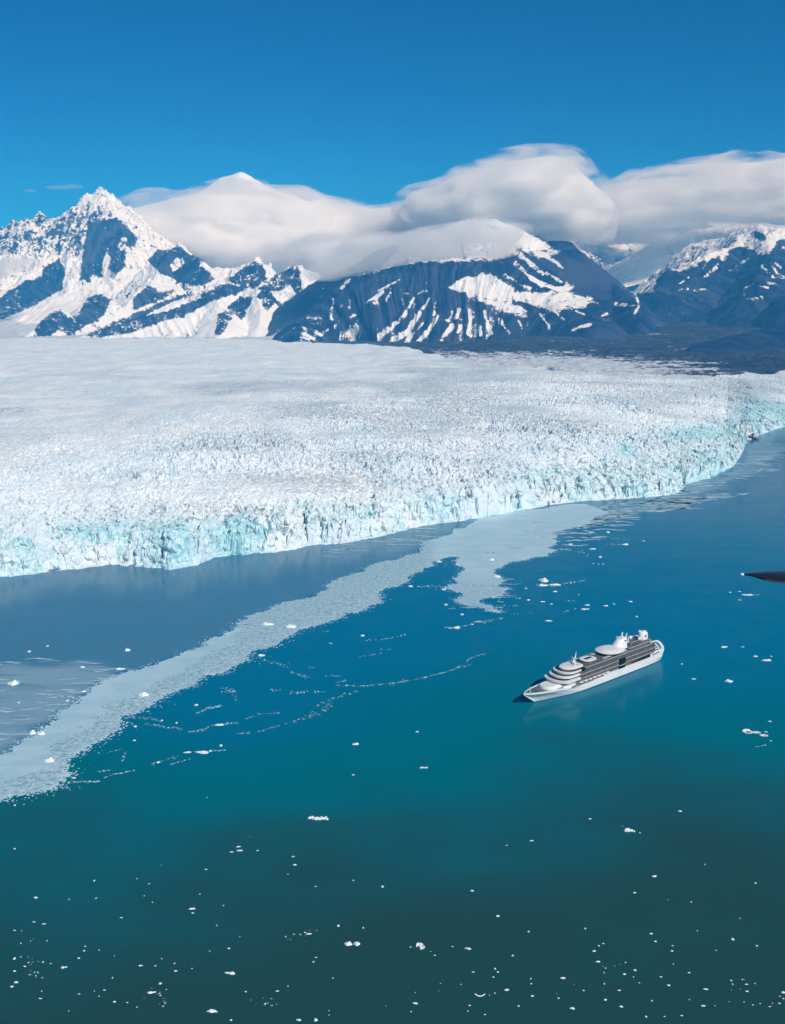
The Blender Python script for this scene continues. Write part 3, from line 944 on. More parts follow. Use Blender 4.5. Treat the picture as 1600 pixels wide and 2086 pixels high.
# (x, y, w, h[, label]) in the tiles above
FLOES = {
    1: [(288, 1067, 30, 16, 'bright oval ice floe alone in the dark water at the lower left'), (763, 930, 18, 14), (120, 320, 16, 14), (194, 313, 8, 10), (118, 671, 22, 9), (1553, 1157, 48, 14, 'flat ice sliver with a thinner streak right below it'),
        (1558, 1190, 30, 6), (980, 1229, 24, 8), (355, 1279, 30, 8), (274, 1263, 20, 8), (118, 1331, 22, 8), (175, 1335, 8, 8), (247, 1418, 9, 9), (264, 1402, 7, 6), (379, 1415, 11, 11), (169, 1436, 11, 8),
        (688, 1460, 18, 8), (678, 1496, 20, 11), (637, 1556, 20, 12), (801, 1490, 10, 8), (924, 1536, 8, 8), (1307, 1560, 10, 8), (1135, 1618, 34, 16, 'small bright ice floe near the bottom edge left of the comet shaped one'), (1254, 1618, 20, 7), (1411, 1598, 15, 9), (1419, 1659, 28, 12),
        (1550, 1640, 12, 8), (517, 1632, 44, 22, 'forked ice fragment shaped like a bird near the lower left corner'), (118, 1560, 18, 20), (168, 1546, 14, 7), (230, 1593, 16, 8), (200, 1622, 22, 9), (347, 1588, 14, 12), (310, 1583, 7, 9), (410, 1600, 16, 6),
        (130, 1752, 34, 16), (97, 1786, 28, 15), (337, 1822, 9, 12), (325, 1882, 26, 6), (909, 1715, 12, 14), (1294, 1762, 24, 18), (1225, 1835, 64, 24, 'comet shaped ice floe with a thin tail near the bottom edge'), (1227, 1800, 7, 8), (1295, 1858, 20, 8), (1345, 1810, 10, 8),
        (763, 1821, 10, 8), (843, 1814, 22, 5), (638, 1845, 20, 5), (801, 1864, 12, 8), (924, 1909, 24, 15), (1028, 1915, 16, 8), (1166, 1878, 8, 6), (1108, 1952, 10, 12), (556, 1983, 9, 9), (1303, 806, 7, 9), (1206, 955, 14, 8), (1106, 914, 12, 6),
        (1166, 1052, 9, 26), (1232, 1104, 12, 7), (778, 1071, 20, 6), (558, 1081, 16, 5), (340, 1715, 10, 8), (240, 1690, 18, 7), (1335, 1920, 18, 7), (118, 1660, 20, 12), (302, 1663, 8, 8)],
    2: [(987, 430, 150, 38, 'raft of jammed white ice lumps, widest of the loose floes left of centre'), (1228, 1444, 60, 44, 'larger left piece of the pair of white floes near bottom centre'), (1296, 1442, 50, 38, 'rounder right piece of the pair of white floes near bottom centre'),
        (276, 1680, 84, 26, 'long white floe with a small knob on its left end'), (1148, 1295, 22, 22, 'round white ice ball above the pair of floes'), (1505, 978, 24, 18), (1349, 1311, 14, 14), (1268, 75, 20, 9), (88, 258, 9, 9), (783, 735, 24, 8), (796, 802, 30, 12), (741, 877, 12, 7),
        (495, 687, 20, 7), (78, 839, 26, 8), (29, 1039, 14, 7), (220, 1131, 14, 9), (165, 1291, 14, 8), (352, 1381, 6, 12), (262, 1477, 20, 11), (109, 1500, 10, 8), (840, 1364, 10, 10), (968, 1549, 22, 7), (947, 1586, 20, 9), (1105, 1717, 14, 7), (400, 1827, 16, 12),
        (741, 1782, 12, 8), (655, 1822, 24, 10), (558, 1925, 16, 14), (130, 1985, 80, 22, 'greyish slanting ice fragment just above the bottom edge'), (281, 2057, 18, 16), (830, 2057, 36, 20), (964, 2055, 28, 28, 'round white floe cut by the bottom edge'), (1073, 1980, 8, 10), (1073, 2016, 12, 8),
        (1531, 1944, 7, 7), (340, 655, 36, 8), (350, 686, 50, 8), (285, 697, 34, 6), (880, 1348, 22, 8), (910, 1360, 40, 14), (434, 574, 8, 6), (966, 976, 20, 6), (1270, 927, 20, 6)],
    3: [(254, 17, 60, 18, 'flat double ice floe between the ship and the raft of lumps'), (1127, 607, 36, 11, 'narrow white floe on dark water below the ship'), (923, 645, 18, 7), (642, 1012, 26, 15), (851, 1216, 28, 18), (1099, 1341, 18, 13), (1558, 1317, 18, 13),
        (222, 1468, 80, 58, 'curled cluster of broken ice right of the pair of white floes'), (146, 1466, 16, 12), (342, 1533, 16, 10), (485, 1462, 20, 7), (608, 1480, 54, 11, 'thin bar shaped floe right of the curled ice cluster'), (971, 1535, 18, 14), (308, 1502, 12, 5), (829, 1640, 14, 18),
        (852, 1668, 18, 11), (815, 1709, 18, 10), (653, 1668, 24, 6), (1117, 1723, 14, 9), (1121, 1763, 16, 11), (1376, 1717, 38, 15), (1467, 1769, 8, 8), (1543, 1817, 16, 9), (924, 1813, 36, 18), (1128, 1862, 26, 13), (828, 1839, 12, 8), (783, 1855, 9, 8),
        (708, 1855, 72, 14, 'thin curved ice strip like a smile near the bottom edge'), (1328, 1842, 7, 9), (1342, 1879, 22, 12), (1452, 1963, 36, 20), (1018, 1943, 18, 11), (184, 1922, 42, 15), (150, 1989, 12, 8), (623, 1938, 18, 9), (608, 1983, 10, 14), (748, 2012, 16, 9), (388, 1760, 10, 8),
        (554, 1768, 9, 8), (184, 1833, 8, 9), (373, 1822, 9, 6)],
    4: [(737, 368, 26, 13), (10, 431, 26, 9), (326, 524, 84, 46, 'humped white floe with a tail on dark water at lower right'), (273, 488, 8, 8), (413, 543, 13, 12), (531, 895, 40, 15), (369, 1027, 26, 11), (939, 799, 16, 8), (1348, 949, 18, 11), (642, 1084, 10, 6), (827, 1103, 18, 8),
        (1222, 1234, 12, 9), (877, 1335, 12, 9), (506, 1358, 28, 12), (539, 1421, 22, 12), (677, 1456, 18, 8), (671, 1498, 20, 15), (1165, 1403, 24, 24, 'round bright ice ball alone near the lower right corner'), (1359, 1456, 18, 12), (1030, 1493, 10, 22), (117, 1438, 18, 9), (81, 1456, 18, 11),
        (44, 1499, 26, 17), (77, 1585, 36, 14), (115, 1622, 8, 8), (136, 1636, 12, 10), (124, 1673, 10, 13), (125, 1763, 12, 14), (249, 1606, 9, 6), (297, 1591, 15, 7), (208, 1619, 7, 6), (373, 1653, 22, 14), (287, 1685, 22, 14), (361, 1707, 10, 9), (684, 1603, 11, 9), (811, 1673, 24, 9),
        (584, 1707, 22, 7), (646, 1775, 26, 14), (408, 1756, 14, 7), (245, 1816, 22, 11), (948, 1807, 38, 13), (1151, 1737, 16, 11), (1163, 1767, 13, 15), (1241, 1728, 14, 8), (1258, 1728, 8, 6), (1275, 1768, 22, 10), (1277, 1824, 26, 11), (1343, 1761, 11, 8), (1154, 1812, 8, 8), (1224, 1805, 8, 8),
        (1570, 1834, 34, 18, 'white floe cut by the right edge near the bottom corner'), (1543, 1865, 12, 8), (1573, 1883, 14, 9), (1541, 1922, 18, 10), (1485, 1920, 8, 12), (1463, 1948, 18, 7), (1386, 1923, 14, 7), (1327, 1934, 13, 9), (1255, 1909, 9, 8), (1135, 1908, 9, 7), (814, 1891, 10, 8),
        (925, 1941, 34, 10), (1020, 1940, 9, 8), (133, 1893, 22, 17), (260, 1948, 34, 17), (510, 1900, 12, 10), (463, 2029, 20, 15), (612, 2027, 14, 7), (752, 2021, 20, 9)],
    8: [(940, 739, 76, 24, 'double white floe right of the ship stern'), (1140, 736, 30, 9), (1280, 839, 60, 16, 'slim pointed floe behind the flat bar floe at the right edge'), (1400, 881, 104, 16, 'flat bar floe near the right edge level with the ship'), (1450, 838, 18, 14), (478, 922, 24, 12),
        (610, 1085, 50, 12), (990, 1110, 82, 32, 'teardrop shaped white floe right of and below the ship'), (1195, 1660, 96, 54, 'hollow ring of white ice at the right side'), (1295, 1668, 80, 22, 'middle link of the ice chain trailing from the hollow ring'), (1375, 1700, 80, 24, 'outer end of the ice chain trailing from the hollow ring'),
        (1395, 1660, 34, 10), (1437, 1546, 44, 11), (1443, 1758, 20, 12), (1107, 134, 34, 8), (1005, 143, 30, 7), (1200, 170, 130, 9), (1107, 226, 36, 6), (1386, 1803, 16, 9)],
    7: [(187, 743, 20, 12), (293, 806, 22, 12), (485, 450, 40, 20, 'white floe frozen into the slush tongue'), (525, 560, 50, 18, 'pale floe on the right edge of the slush tongue'), (827, 585, 62, 28, 'tall pinkish white ice block above a trail of debris'), (905, 612, 80, 12), (820, 616, 60, 16),
        (1095, 772, 60, 14, 'jagged white floe in the open blue water behind the ship bow'), (1110, 745, 44, 8), (860, 848, 44, 9), (1432, 820, 16, 10), (1393, 722, 24, 8), (1230, 750, 36, 7), (1285, 738, 16, 6), (820, 723, 30, 7), (1056, 677, 10, 12), (1193, 432, 22, 12), (1145, 379, 44, 8), (1243, 270, 24, 12),
        (1478, 327, 20, 6), (900, 657, 30, 8), (710, 636, 16, 8), (875, 738, 20, 6), (725, 712, 24, 8), (258, 893, 50, 18), (360, 870, 20, 8), (1213, 478, 10, 7), (1183, 478, 9, 7), (1150, 474, 9, 7), (265, 480, 24, 10), (140, 462, 50, 12), (1000, 348, 34, 8), (1360, 350, 40, 12)],
    5: [(832, 80, 34, 20, 'bright white floe on grey silty water between slush band and glacier'), (190, 88, 24, 12), (310, 52, 18, 9), (122, 421, 16, 10), (440, 409, 20, 12), (85, 298, 60, 40, 'lumpy pinkish ice block on grey silty water at the left edge'), (545, 350, 40, 12), (210, 620, 44, 30, 'upright white ice block on the upper edge of the slush band'),
        (270, 625, 60, 24, 'flat white ice block beside the upright one on the slush band'), (940, 372, 62, 32, 'large flat white floe set in the middle of the slush band'), (325, 800, 66, 32, 'white floe set in the broad lower end of the slush band'), (540, 190, 36, 10), (785, 203, 60, 14), (1440, 702, 24, 18), (1430, 567, 56, 12),
        (1320, 745, 84, 14, 'long white floe in the ice streaks below the slush band'), (1372, 737, 18, 12), (1033, 810, 24, 12), (875, 668, 24, 9), (882, 577, 20, 12), (1222, 745, 50, 7), (1152, 553, 14, 12), (1057, 537, 14, 10), (1280, 437, 28, 12), (480, 912, 34, 10)],
    6: [(388, 460, 60, 18, 'pale pink floe in the slush band left of its paler twin'), (512, 472, 60, 22, 'pale floe in the slush band right of the pink one'), (1165, 252, 26, 10), (1357, 352, 16, 12), (1445, 405, 18, 9), (1345, 270, 22, 8), (905, 520, 22, 10), (355, 628, 44, 12), (868, 1110, 40, 14), (1200, 1043, 18, 8)],
}
GROUPS = {1: ('tiny white ice fragment scattered on dark water in the lower left', 'ice fragments scattered at lower left'),
          2: ('tiny white ice fragment scattered on dark water left of bottom centre', 'ice fragments left of bottom centre'),
          3: ('tiny white ice fragment scattered on dark water right of bottom centre', 'ice fragments right of bottom centre'),
          4: ('tiny white ice fragment scattered on dark water in the lower right', 'ice fragments scattered at lower right'),
          8: ('small ice fragment on teal water right of the ship', 'ice fragments right of the ship'),
          7: ('small ice fragment on blue water between slush tongue and ship', 'ice fragments behind the ship'),
          5: ('small ice fragment beside the left half of the slush band', 'ice fragments along the left slush band'),
          6: ('small ice fragment beside the middle of the slush band', 'ice fragments along the middle slush band')}


def build_floes():
    allf = []
    for t, lst in FLOES.items():
        ox, oy, s = T_[t]
        for f in lst:
            allf.append((f[2] * f[3] * s * s + (1e6 if len(f) > 4 else 0), t, ox + f[0] * s, oy + f[1] * s, f[2] * s, f[3] * s, f[4] if len(f) > 4 else None))
    allf.sort(key=lambda a: -a[0])
    crumbs = []
    for i, (_, t, px, py, w, h, lab) in enumerate(allf):
        q, mpp, sd = px_size(px, py)
        wm = max(w, 2.0) * mpp; hm = max(h, 1.6) * mpp
        if i >= 285:
            crumbs.append((q[0], q[1], wm, hm)); continue
        rnd = random.Random(1000 + i)
        z = min(hm * 0.42, wm * 0.3)
        dp = min(max((hm - z * 0.9) / sd, wm * 0.45), wm * 1.7)
        v, fc = [], []
        if lab and ('ring' in lab):
            for k in range(11):
                a = k / 11 * 2 * math.pi
                big = 1.5 if 0.6 < a < 3.0 else 0.8
                floe_geo(math.cos(a) * wm * .42, math.sin(a) * dp * .42, wm * .22 * big, wm * .26 * big, z * .5 * big, rnd, v, fc, rnd.random())
        elif lab and ('raft' in lab or 'cluster' in lab):
            arc = 'cluster' in lab
            for k in range(13):
                u = k / 12
                if arc:
                    a = 2.6 - 3.4 * u; cx_, cy_ = math.cos(a) * wm * .36, math.sin(a) * dp * .36
                    if k % 4 == 3: cx_ *= .3; cy_ = cy_ * .3 - dp * .25
                    kk = .20
                else:
                    cx_ = (u - .5) * wm * .92; cy_ = (rnd.random() - .5) * dp * .5 - (dp * .25 if .45 < u < .75 else 0) * (k % 2); kk = .16
                floe_geo(cx_, cy_, wm * kk * rnd.uniform(.7, 1.3), wm * kk * rnd.uniform(.9, 1.5), z * rnd.uniform(.6, 1.2), rnd, v, fc, rnd.random())
        elif lab and ('smile' in lab):
            for k in range(9):
                u = k / 8 - .5
                floe_geo(u * wm * .95, (u * u * 4 - .5) * dp * .7, wm * .17, wm * .2, z * .7, rnd, v, fc, 0)
        elif lab and ('comet' in lab or 'tail' in lab or 'knob' in lab or 'double' in lab or 'bird' in lab or 'jagged' in lab):
            tail = -1 if 'knob' in lab else 1
            floe_geo(-tail * wm * .16, 0, wm * .62, dp * .8, z, rnd, v, fc, 0)
            floe_geo(tail * wm * .24, dp * .12 * (-1 if 'humped' in lab else 1), wm * .34, dp * .42, z * .7, rnd, v, fc, .3)
            floe_geo(tail * wm * .42, dp * .25 * (-1 if 'humped' in lab else 1), wm * .2, dp * .3, z * .5, rnd, v, fc, .3)
        else:
            floe_geo(0, 0, wm, dp, z, rnd, v, fc, rnd.uniform(-.25, .25))
            if wm > 6:
                floe_geo(rnd.uniform(-.2, .2) * wm, rnd.uniform(-.1, .1) * dp, wm * .5, dp * .5, z * 1.5, rnd, v, fc, rnd.random())
        o = poly_mesh('ice_floe' if lab else 'ice_fragment', v, fc, M_ICE)
        on_slush = lab and ('slush band' in lab or 'slush tongue' in lab) and 'between' not in lab and 'below' not in lab
        o.location = (q[0], q[1], 0.3 if on_slush else 0.0)
        if lab: tag(o, lab, 'ice floe', 'larger ice floes')
        else: tag(o, GROUPS[t][0], 'ice fragment', GROUPS[t][1])
    return crumbs


CRUMBS = build_floes()

# trails of brash ice: polylines in tiles, with pieces per 100 tile pixels and spread
TRAILS = [
    (6, [(760, 790), (900, 795), (1000, 785), (1130, 770), (1250, 745), (1400, 705), (1500, 640), (1580, 612)], 26, 4), (6, [(1420, 695), (1500, 680)], 26, 5),
    (6, [(350, 1040), (510, 990), (610, 965), (650, 900), (720, 870), (880, 820)], 20, 6), (6, [(610, 965), (680, 935), (740, 880)], 40, 16),
    (6, [(330, 630), (400, 665), (490, 680), (520, 720), (610, 750)], 26, 8), (6, [(0, 945), (60, 915), (140, 900)], 26, 5), (6, [(260, 975), (350, 945), (470, 940)], 22, 4),
    (6, [(0, 1040), (110, 1005), (230, 990)], 24, 4), (6, [(390, 815), (460, 815)], 22, 4), (6, [(510, 830), (560, 830), (610, 820)], 44, 8), (6, [(640, 825), (720, 825)], 20, 5), (6, [(760, 775), (825, 762)], 24, 3),
    (6, [(1060, 790), (1120, 770), (1160, 760)], 30, 8), (6, [(130, 800), (190, 820), (220, 870)], 26, 14), (6, [(220, 1055), (350, 1040)], 14, 6), (6, [(910, 550), (1050, 535), (1140, 512)], 14, 4), (6, [(890, 635), (1010, 615)], 14, 3), (6, [(1000, 592), (1070, 595)], 14, 3),
    (6, [(1200, 255), (1330, 258)], 14, 5), (6, [(1370, 480), (1430, 482)], 28, 5), (6, [(1500, 445), (1600, 440)], 26, 5), (6, [(680, 495), (720, 497)], 14, 3), (6, [(700, 562), (745, 560)], 14, 3), (6, [(620, 700), (650, 690)], 20, 10), (6, [(700, 740), (790, 738)], 14, 4),
    (6, [(210, 465), (300, 425), (380, 385), (460, 372)], 24, 16),
    (5, [(350, 975), (400, 960), (460, 985)], 60, 14), (5, [(440, 940), (560, 935), (650, 935)], 44, 6), (5, [(670, 915), (730, 890), (890, 860)], 20, 5), (5, [(640, 870), (720, 862)], 24, 3), (5, [(990, 825), (1040, 810), (1160, 770)], 22, 8),
    (5, [(1090, 830), (1250, 785)], 14, 4), (5, [(1200, 745), (1300, 742), (1480, 730)], 22, 4), (5, [(800, 800), (820, 740)], 26, 8), (5, [(790, 520), (950, 520), (1060, 540)], 26, 8), (5, [(950, 560), (1070, 580), (1190, 590)], 30, 9),
    (5, [(1230, 610), (1320, 605), (1360, 583)], 24, 4), (5, [(1280, 490), (1380, 455), (1450, 440)], 28, 4), (5, [(710, 742), (790, 725)], 14, 5), (5, [(1440, 322), (1530, 350), (1540, 400)], 22, 12), (5, [(1410, 567), (1560, 552)], 24, 3),
    (7, [(370, 850), (440, 855), (520, 840), (560, 825)], 30, 6), (7, [(180, 893), (260, 890), (360, 870)], 20, 5), (7, [(780, 610), (880, 620), (980, 600), (1090, 585)], 26, 7), (7, [(560, 745), (660, 750)], 12, 3), (7, [(960, 715), (1030, 720)], 16, 3), (7, [(960, 790), (1030, 770)], 18, 5),
    (7, [(1100, 308), (1240, 308), (1380, 320)], 16, 4), (7, [(910, 380), (1010, 385)], 34, 7), (7, [(1230, 350), (1380, 350)], 16, 4), (7, [(0, 625), (140, 618), (180, 640)], 18, 4), (7, [(1050, 395), (1110, 405), (1110, 440)], 18, 10), (7, [(190, 768), (255, 768)], 20, 2), (7, [(590, 805), (670, 800)], 12, 4), (7, [(690, 795), (760, 795)], 12, 4), (7, [(620, 700), (700, 700)], 10, 4),
    (8, [(1140, 170), (1310, 172)], 16, 5), (8, [(1280, 1825), (1390, 1803)], 12, 4), (2, [(700, 1410), (880, 1380), (960, 1300)], 8, 40), (1, [(230, 1560), (300, 1700), (340, 1720)], 9, 30), (2, [(420, 1900), (640, 1930)], 7, 40), (1, [(1290, 1820), (1340, 1960)], 9, 30)]


def build_brash():
    rnd = random.Random(77)
    v, f = [], []
    for t, pl, dens, spread in TRAILS:
        ox, oy, s = T_[t]
        for (a, b) in zip(pl[:-1], pl[1:]):
            L = math.hypot(b[0] - a[0], b[1] - a[1])
            for k in range(max(2, int(L * dens / 100))):
                u = rnd.random()
                px = ox + (a[0] + (b[0] - a[0]) * u + rnd.gauss(0, spread * .7)) * s
                py = oy + (a[1] + (b[1] - a[1]) * u + rnd.gauss(0, spread * .55)) * s
                q, mpp, sd = px_size(px, py)
                w = rnd.choice((.7, .9, 1.1, 1.2, 1.7, 2.6)) * mpp * rnd.uniform(.6, 1.05)
                floe_geo(q[0], q[1], w * 1.5, w * 1.1, w * .28, rnd, v, f, rnd.uniform(-.3, .5))
    for x, y, w, h in CRUMBS:
        floe_geo(x, y, w, w * .7, h * .3, rnd, v, f, 0)
    # loose crumbs along the rim of the slush band
    n = len(SLUSH_W)
    for k in range(700):
        i = rnd.randrange(n); a = SLUSH_W[i]; b = SLUSH_W[(i + 1) % n]; u = rnd.random()
        x, y = a[0] + (b[0] - a[0]) * u, a[1] + (b[1] - a[1]) * u
        if y < 900: continue
        g = abs(rnd.gauss(0, 9)); an = rnd.random() * 6.28
        w = rnd.uniform(.5, 1.5)
        floe_geo(x + g * math.cos(an) * 1.4, y + g * math.sin(an), w * 1.4, w, .5, rnd, v, f, rnd.random())
    v2, f2 = [], []
    for k in range(7000):
        i = rnd.randrange(n); a = SLUSH_W[i]; b = SLUSH_W[(i + 1) % n]; u = rnd.random()
        x, y = a[0] + (b[0] - a[0]) * u, a[1] + (b[1] - a[1]) * u
        if y < 850: continue
        g = abs(rnd.gauss(0, 6.5)); an = rnd.random() * 6.28
        w = rnd.uniform(.8, 3.6) * max(.25, 1 - g / 16)
        floe_geo(x + g * math.cos(an) * 1.5, y + g * math.sin(an), w * 1.5, w, .32, rnd, v2, f2, rnd.random())
    o = poly_mesh('loose_slush', v2, f2, M_SLUSH)
    tag(o, 'loose slush crumbs fraying off the edges of the slush band', 'loose slush', kind='stuff')
    o = poly_mesh('brash_ice', v, f, M_RUBBLE)
    tag(o, 'trails of small broken ice crumbs drifting on the water below the slush band', 'brash ice', kind='stuff')
    # lumps standing in the packed part of the band
    v, f = [], []
    cpx = RNG.uniform(-20, 1130, 60000); cpy = RNG.uniform(1090, 1630, 60000)
    ok = poly_sdf(cpx, cpy, BAND) > 1.5
    dl = seg_dist(cpx, cpy, BAND_LOW)[0]
    ok &= RNG.random(60000) < np.exp(-(dl / 24.0) ** 2) + 0.03
    for px, py in list(zip(cpx[ok], cpy[ok]))[:3200]:
        q, mpp, sd = px_size(float(px), float(py))
        w = rnd.choice((.8, 1.0, 1.3, 1.3, 1.8, 2.8)) * mpp * rnd.uniform(.6, 1.1)
        b0 = len(v)
        floe_geo(q[0], q[1], w * 1.4, w, w * .22, rnd, v, f, rnd.random())
        for i in range(b0, len(v)): v[i] = (v[i][0], v[i][1], v[i][2] + .3)
    o = poly_mesh('ice_rubble', v, f, M_RUBBLE)
    tag(o, 'small pale ice lumps packed into the lower side of the slush band', 'ice rubble', kind='stuff')


_t = NT('rubble_ice'); _n = _t.noise(_t.coord(), .08, 3, .6)
_t.base(_t.mix(_t.ramp(_n, .4, .62), (.38, .56, .64), (.66, .80, .86))).set(Roughness=.6, Specular_IOR_Level=.3)
M_RUBBLE = _t.m
build_brash()

# dark debris carried on the slush band and at the glacier foot
M_DEBRIS = paint('wet_rock', (0.035, 0.045, 0.055), 0.7, 0.4, 0.3)


def build_rocks():
    rnd = random.Random(5)
    v, f = [], []
    for t, x, y, w in [(6, 800, 215, 40), (6, 845, 228, 20), (6, 968, 211, 26), (6, 748, 352, 36), (6, 835, 355, 24), (6, 715, 395, 40), (6, 95, 604, 26), (6, 170, 583, 40), (6, 345, 527, 26), (6, 625, 315, 26), (6, 425, 550, 26), (6, 260, 460, 60), (5, 520, 582, 32), (5, 610, 520, 80),
                       (5, 400, 690, 70), (5, 265, 770, 20), (5, 320, 955, 60), (7, 790, 203, 80), (7, 300, 246, 40), (7, 740, 265, 90), (7, 480, 405, 60), (7, 640, 375, 100), (7, 740, 345, 50), (7, 772, 328, 14), (7, 820, 302, 50)]:
        ox, oy, s = T_[t]
        for k in range(max(3, int(w / 5))):
            q, mpp, sd = px_size(ox + (x + rnd.uniform(-.5, .5) * w) * s, oy + (y + rnd.gauss(0, 2.2)) * s)
            ww = rnd.uniform(.7, 2.0) * mpp
            b0 = len(v)
            floe_geo(q[0], q[1], ww * 1.6, ww, ww * .2, rnd, v, f, rnd.random())
            for i in range(b0, len(v)): v[i] = (v[i][0], v[i][1], v[i][2] + .3)
    o = poly_mesh('debris', v, f, M_DEBRIS)
    tag(o, 'dark grit and wet debris lying on the slush band', 'debris', kind='stuff')


build_rocks()


def boulder():
    bm = bmesh.new()
    bmesh.ops.create_icosphere(bm, subdivisions=3, radius=1)
    for vv in bm.verts:
        n = vv.co.normalized()
        k = 1 + .28 * math.sin(n.x * 4.1 + 1) * math.cos(n.y * 3.3) + .18 * math.sin(n.z * 7 + n.x * 5)
        vv.co = Vector((n.x * 26 * k, n.y * 18 * k, n.z * 13 * k))
    me = bpy.data.meshes.new('boulder'); bm.to_mesh(me); bm.free()
    q = on_z(1531, 893)
    t = NT('streaked_rock'); n = t.noise(t.coord((1, 1, .4)), .12, 4, .6)
    t.base(t.mix(t.ramp(n, .5, .56), (.03, .035, .045), (.6, .6, .62))).set(Roughness=.8)
    o = link_mesh('boulder', me, t.m); o.location = (q[0], q[1] - 14, 4)
    tag(o, 'dark rock outcrop with white patches at the foot of the ice cliff', 'rock')


boulder()

# ------------------------------------------------------------------ cruise ship
W_WHITE = paint('ship_white_paint', (0.86, 0.86, 0.85), 0.35, 0.04, 0.08)
W_GREY = paint('balcony_grey', (0.20, 0.195, 0.19), 0.4, 0.25, 0.25)
W_LIGHT = paint('deck_edge_grey', (0.46, 0.46, 0.45), 0.45, 0.15, 0.2)
W_DARK = paint('dark_window_glass', (0.012, 0.014, 0.018), 0.12, 0.3, 0.3)
W_MID = paint('open_deck_grey', (0.125, 0.13, 0.132), 0.55, 0.35, 0.35)
W_TEAL = paint('foredeck_green_paint', (0.10, 0.20, 0.21), 0.55, 0.2, 0.2)
W_TAN = paint('promenade_teak', (0.27, 0.23, 0.18), 0.6, 0.2, 0.4)
W_NAVY = paint('boot_top_navy', (0.012, 0.018, 0.04), 0.4, 0.2, 0.2)
W_ORANGE = paint('lifeboat_orange', (0.62, 0.20, 0.05), 0.45, 0.1, 0.4)


def loft(rings, cap0=True, cap1=True, closed=True):
    v, f = [], []
    n = len(rings[0])
    for r in rings: v += r
    for i in range(len(rings) - 1):
        for j in range(n if closed else n - 1):
            k = (j + 1) % n
            f.append((i * n + j, i * n + k, (i + 1) * n + k, (i + 1) * n + j))
    if cap0: f.append(tuple(range(n))[::-1])
    if cap1: f.append(tuple((len(rings) - 1) * n + j for j in range(n)))
    return v, f


def outl(x0, x1, hw, nose=0.0, tail=0.0, seg=10, pw=1.0):
    """plan outline: straight sides, elliptical nose (forward) and tail (aft)"""
    p = []
    if nose > 0:
        for i in range(seg + 1):
            a = -math.pi / 2 + math.pi * i / seg
            p.append((x1 - nose + nose * abs(math.cos(a)) ** pw, hw * math.sin(a)))
    else: p += [(x1, -hw), (x1, hw)]
    if tail > 0:
        for i in range(seg + 1):
            a = math.pi / 2 + math.pi * i / seg
            p.append((x0 + tail - tail * abs(math.cos(a)) ** pw, hw * math.sin(a)))
    else: p += [(x0, hw), (x0, -hw)]
    return p


def slab(name, mat, parent, pl, z0, z1, taper=0.0, tdx=0.0, levels=None, smooth=False, loc=None):
    cx = sum(p[0] for p in pl) / len(pl)
    lv = levels or ((z0, 1.0), (z1, 1.0 - taper))
    rings = [[(cx + (x - cx) * k + tdx * (z - z0) / max(1e-6, z1 - z0), y * k, z) for x, y in pl] for z, k in lv]
    v, f = loft(rings)
    o = poly_mesh(name, v, f, mat, parent, smooth)
    if loc: o.location = loc
    return o


def side_plate(name, mat, parent, xz, y0, y1):
    a = [(x, y0, z) for x, z in xz]; b = [(x, y1, z) for x, z in xz]
    v, f = loft([a, b])
    return poly_mesh(name, v, f, mat, parent)


def dome(name, mat, parent, c, rx, ry, rz, full=False, parts=(16, 6)):
    rings = []
    ns, nl = parts
    for i in range(nl + 1):
        a = (-math.pi / 2 if full else 0) + (math.pi if full else math.pi / 2) * i / nl
        k = max(math.cos(a), 0.02)
        rings.append([(rx * k * math.cos(2 * math.pi * j / ns), ry * k * math.sin(2 * math.pi * j / ns), rz * math.sin(a)) for j in range(ns)])
    v, f = loft(rings)
    o = poly_mesh(name, v, f, mat, parent, True); o.location = c
    return o


def tube(v, f, a, b, r0, r1, n=7):
    a = Vector(a); b = Vector(b); d = (b - a).normalized()
    s = d.orthogonal().normalized(); t = d.cross(s)
    k = len(v)
    for p, r in ((a, r0), (b, r1)):
        for i in range(n):
            an = 2 * math.pi * i / n
            v.append(tuple(p + s * math.cos(an) * r + t * math.sin(an) * r))
    for i in range(n):
        f.append((k + i, k + (i + 1) % n, k + n + (i + 1) % n, k + n + i))
    f.append(tuple(k + i for i in range(n))[::-1]); f.append(tuple(k + n + i for i in range(n)))


def tubes(name, mat, parent, lst):
    v, f = [], []
    for a, b, r0, r1 in lst: tube(v, f, a, b, r0, r1)
    return poly_mesh(name, v, f, mat, parent)


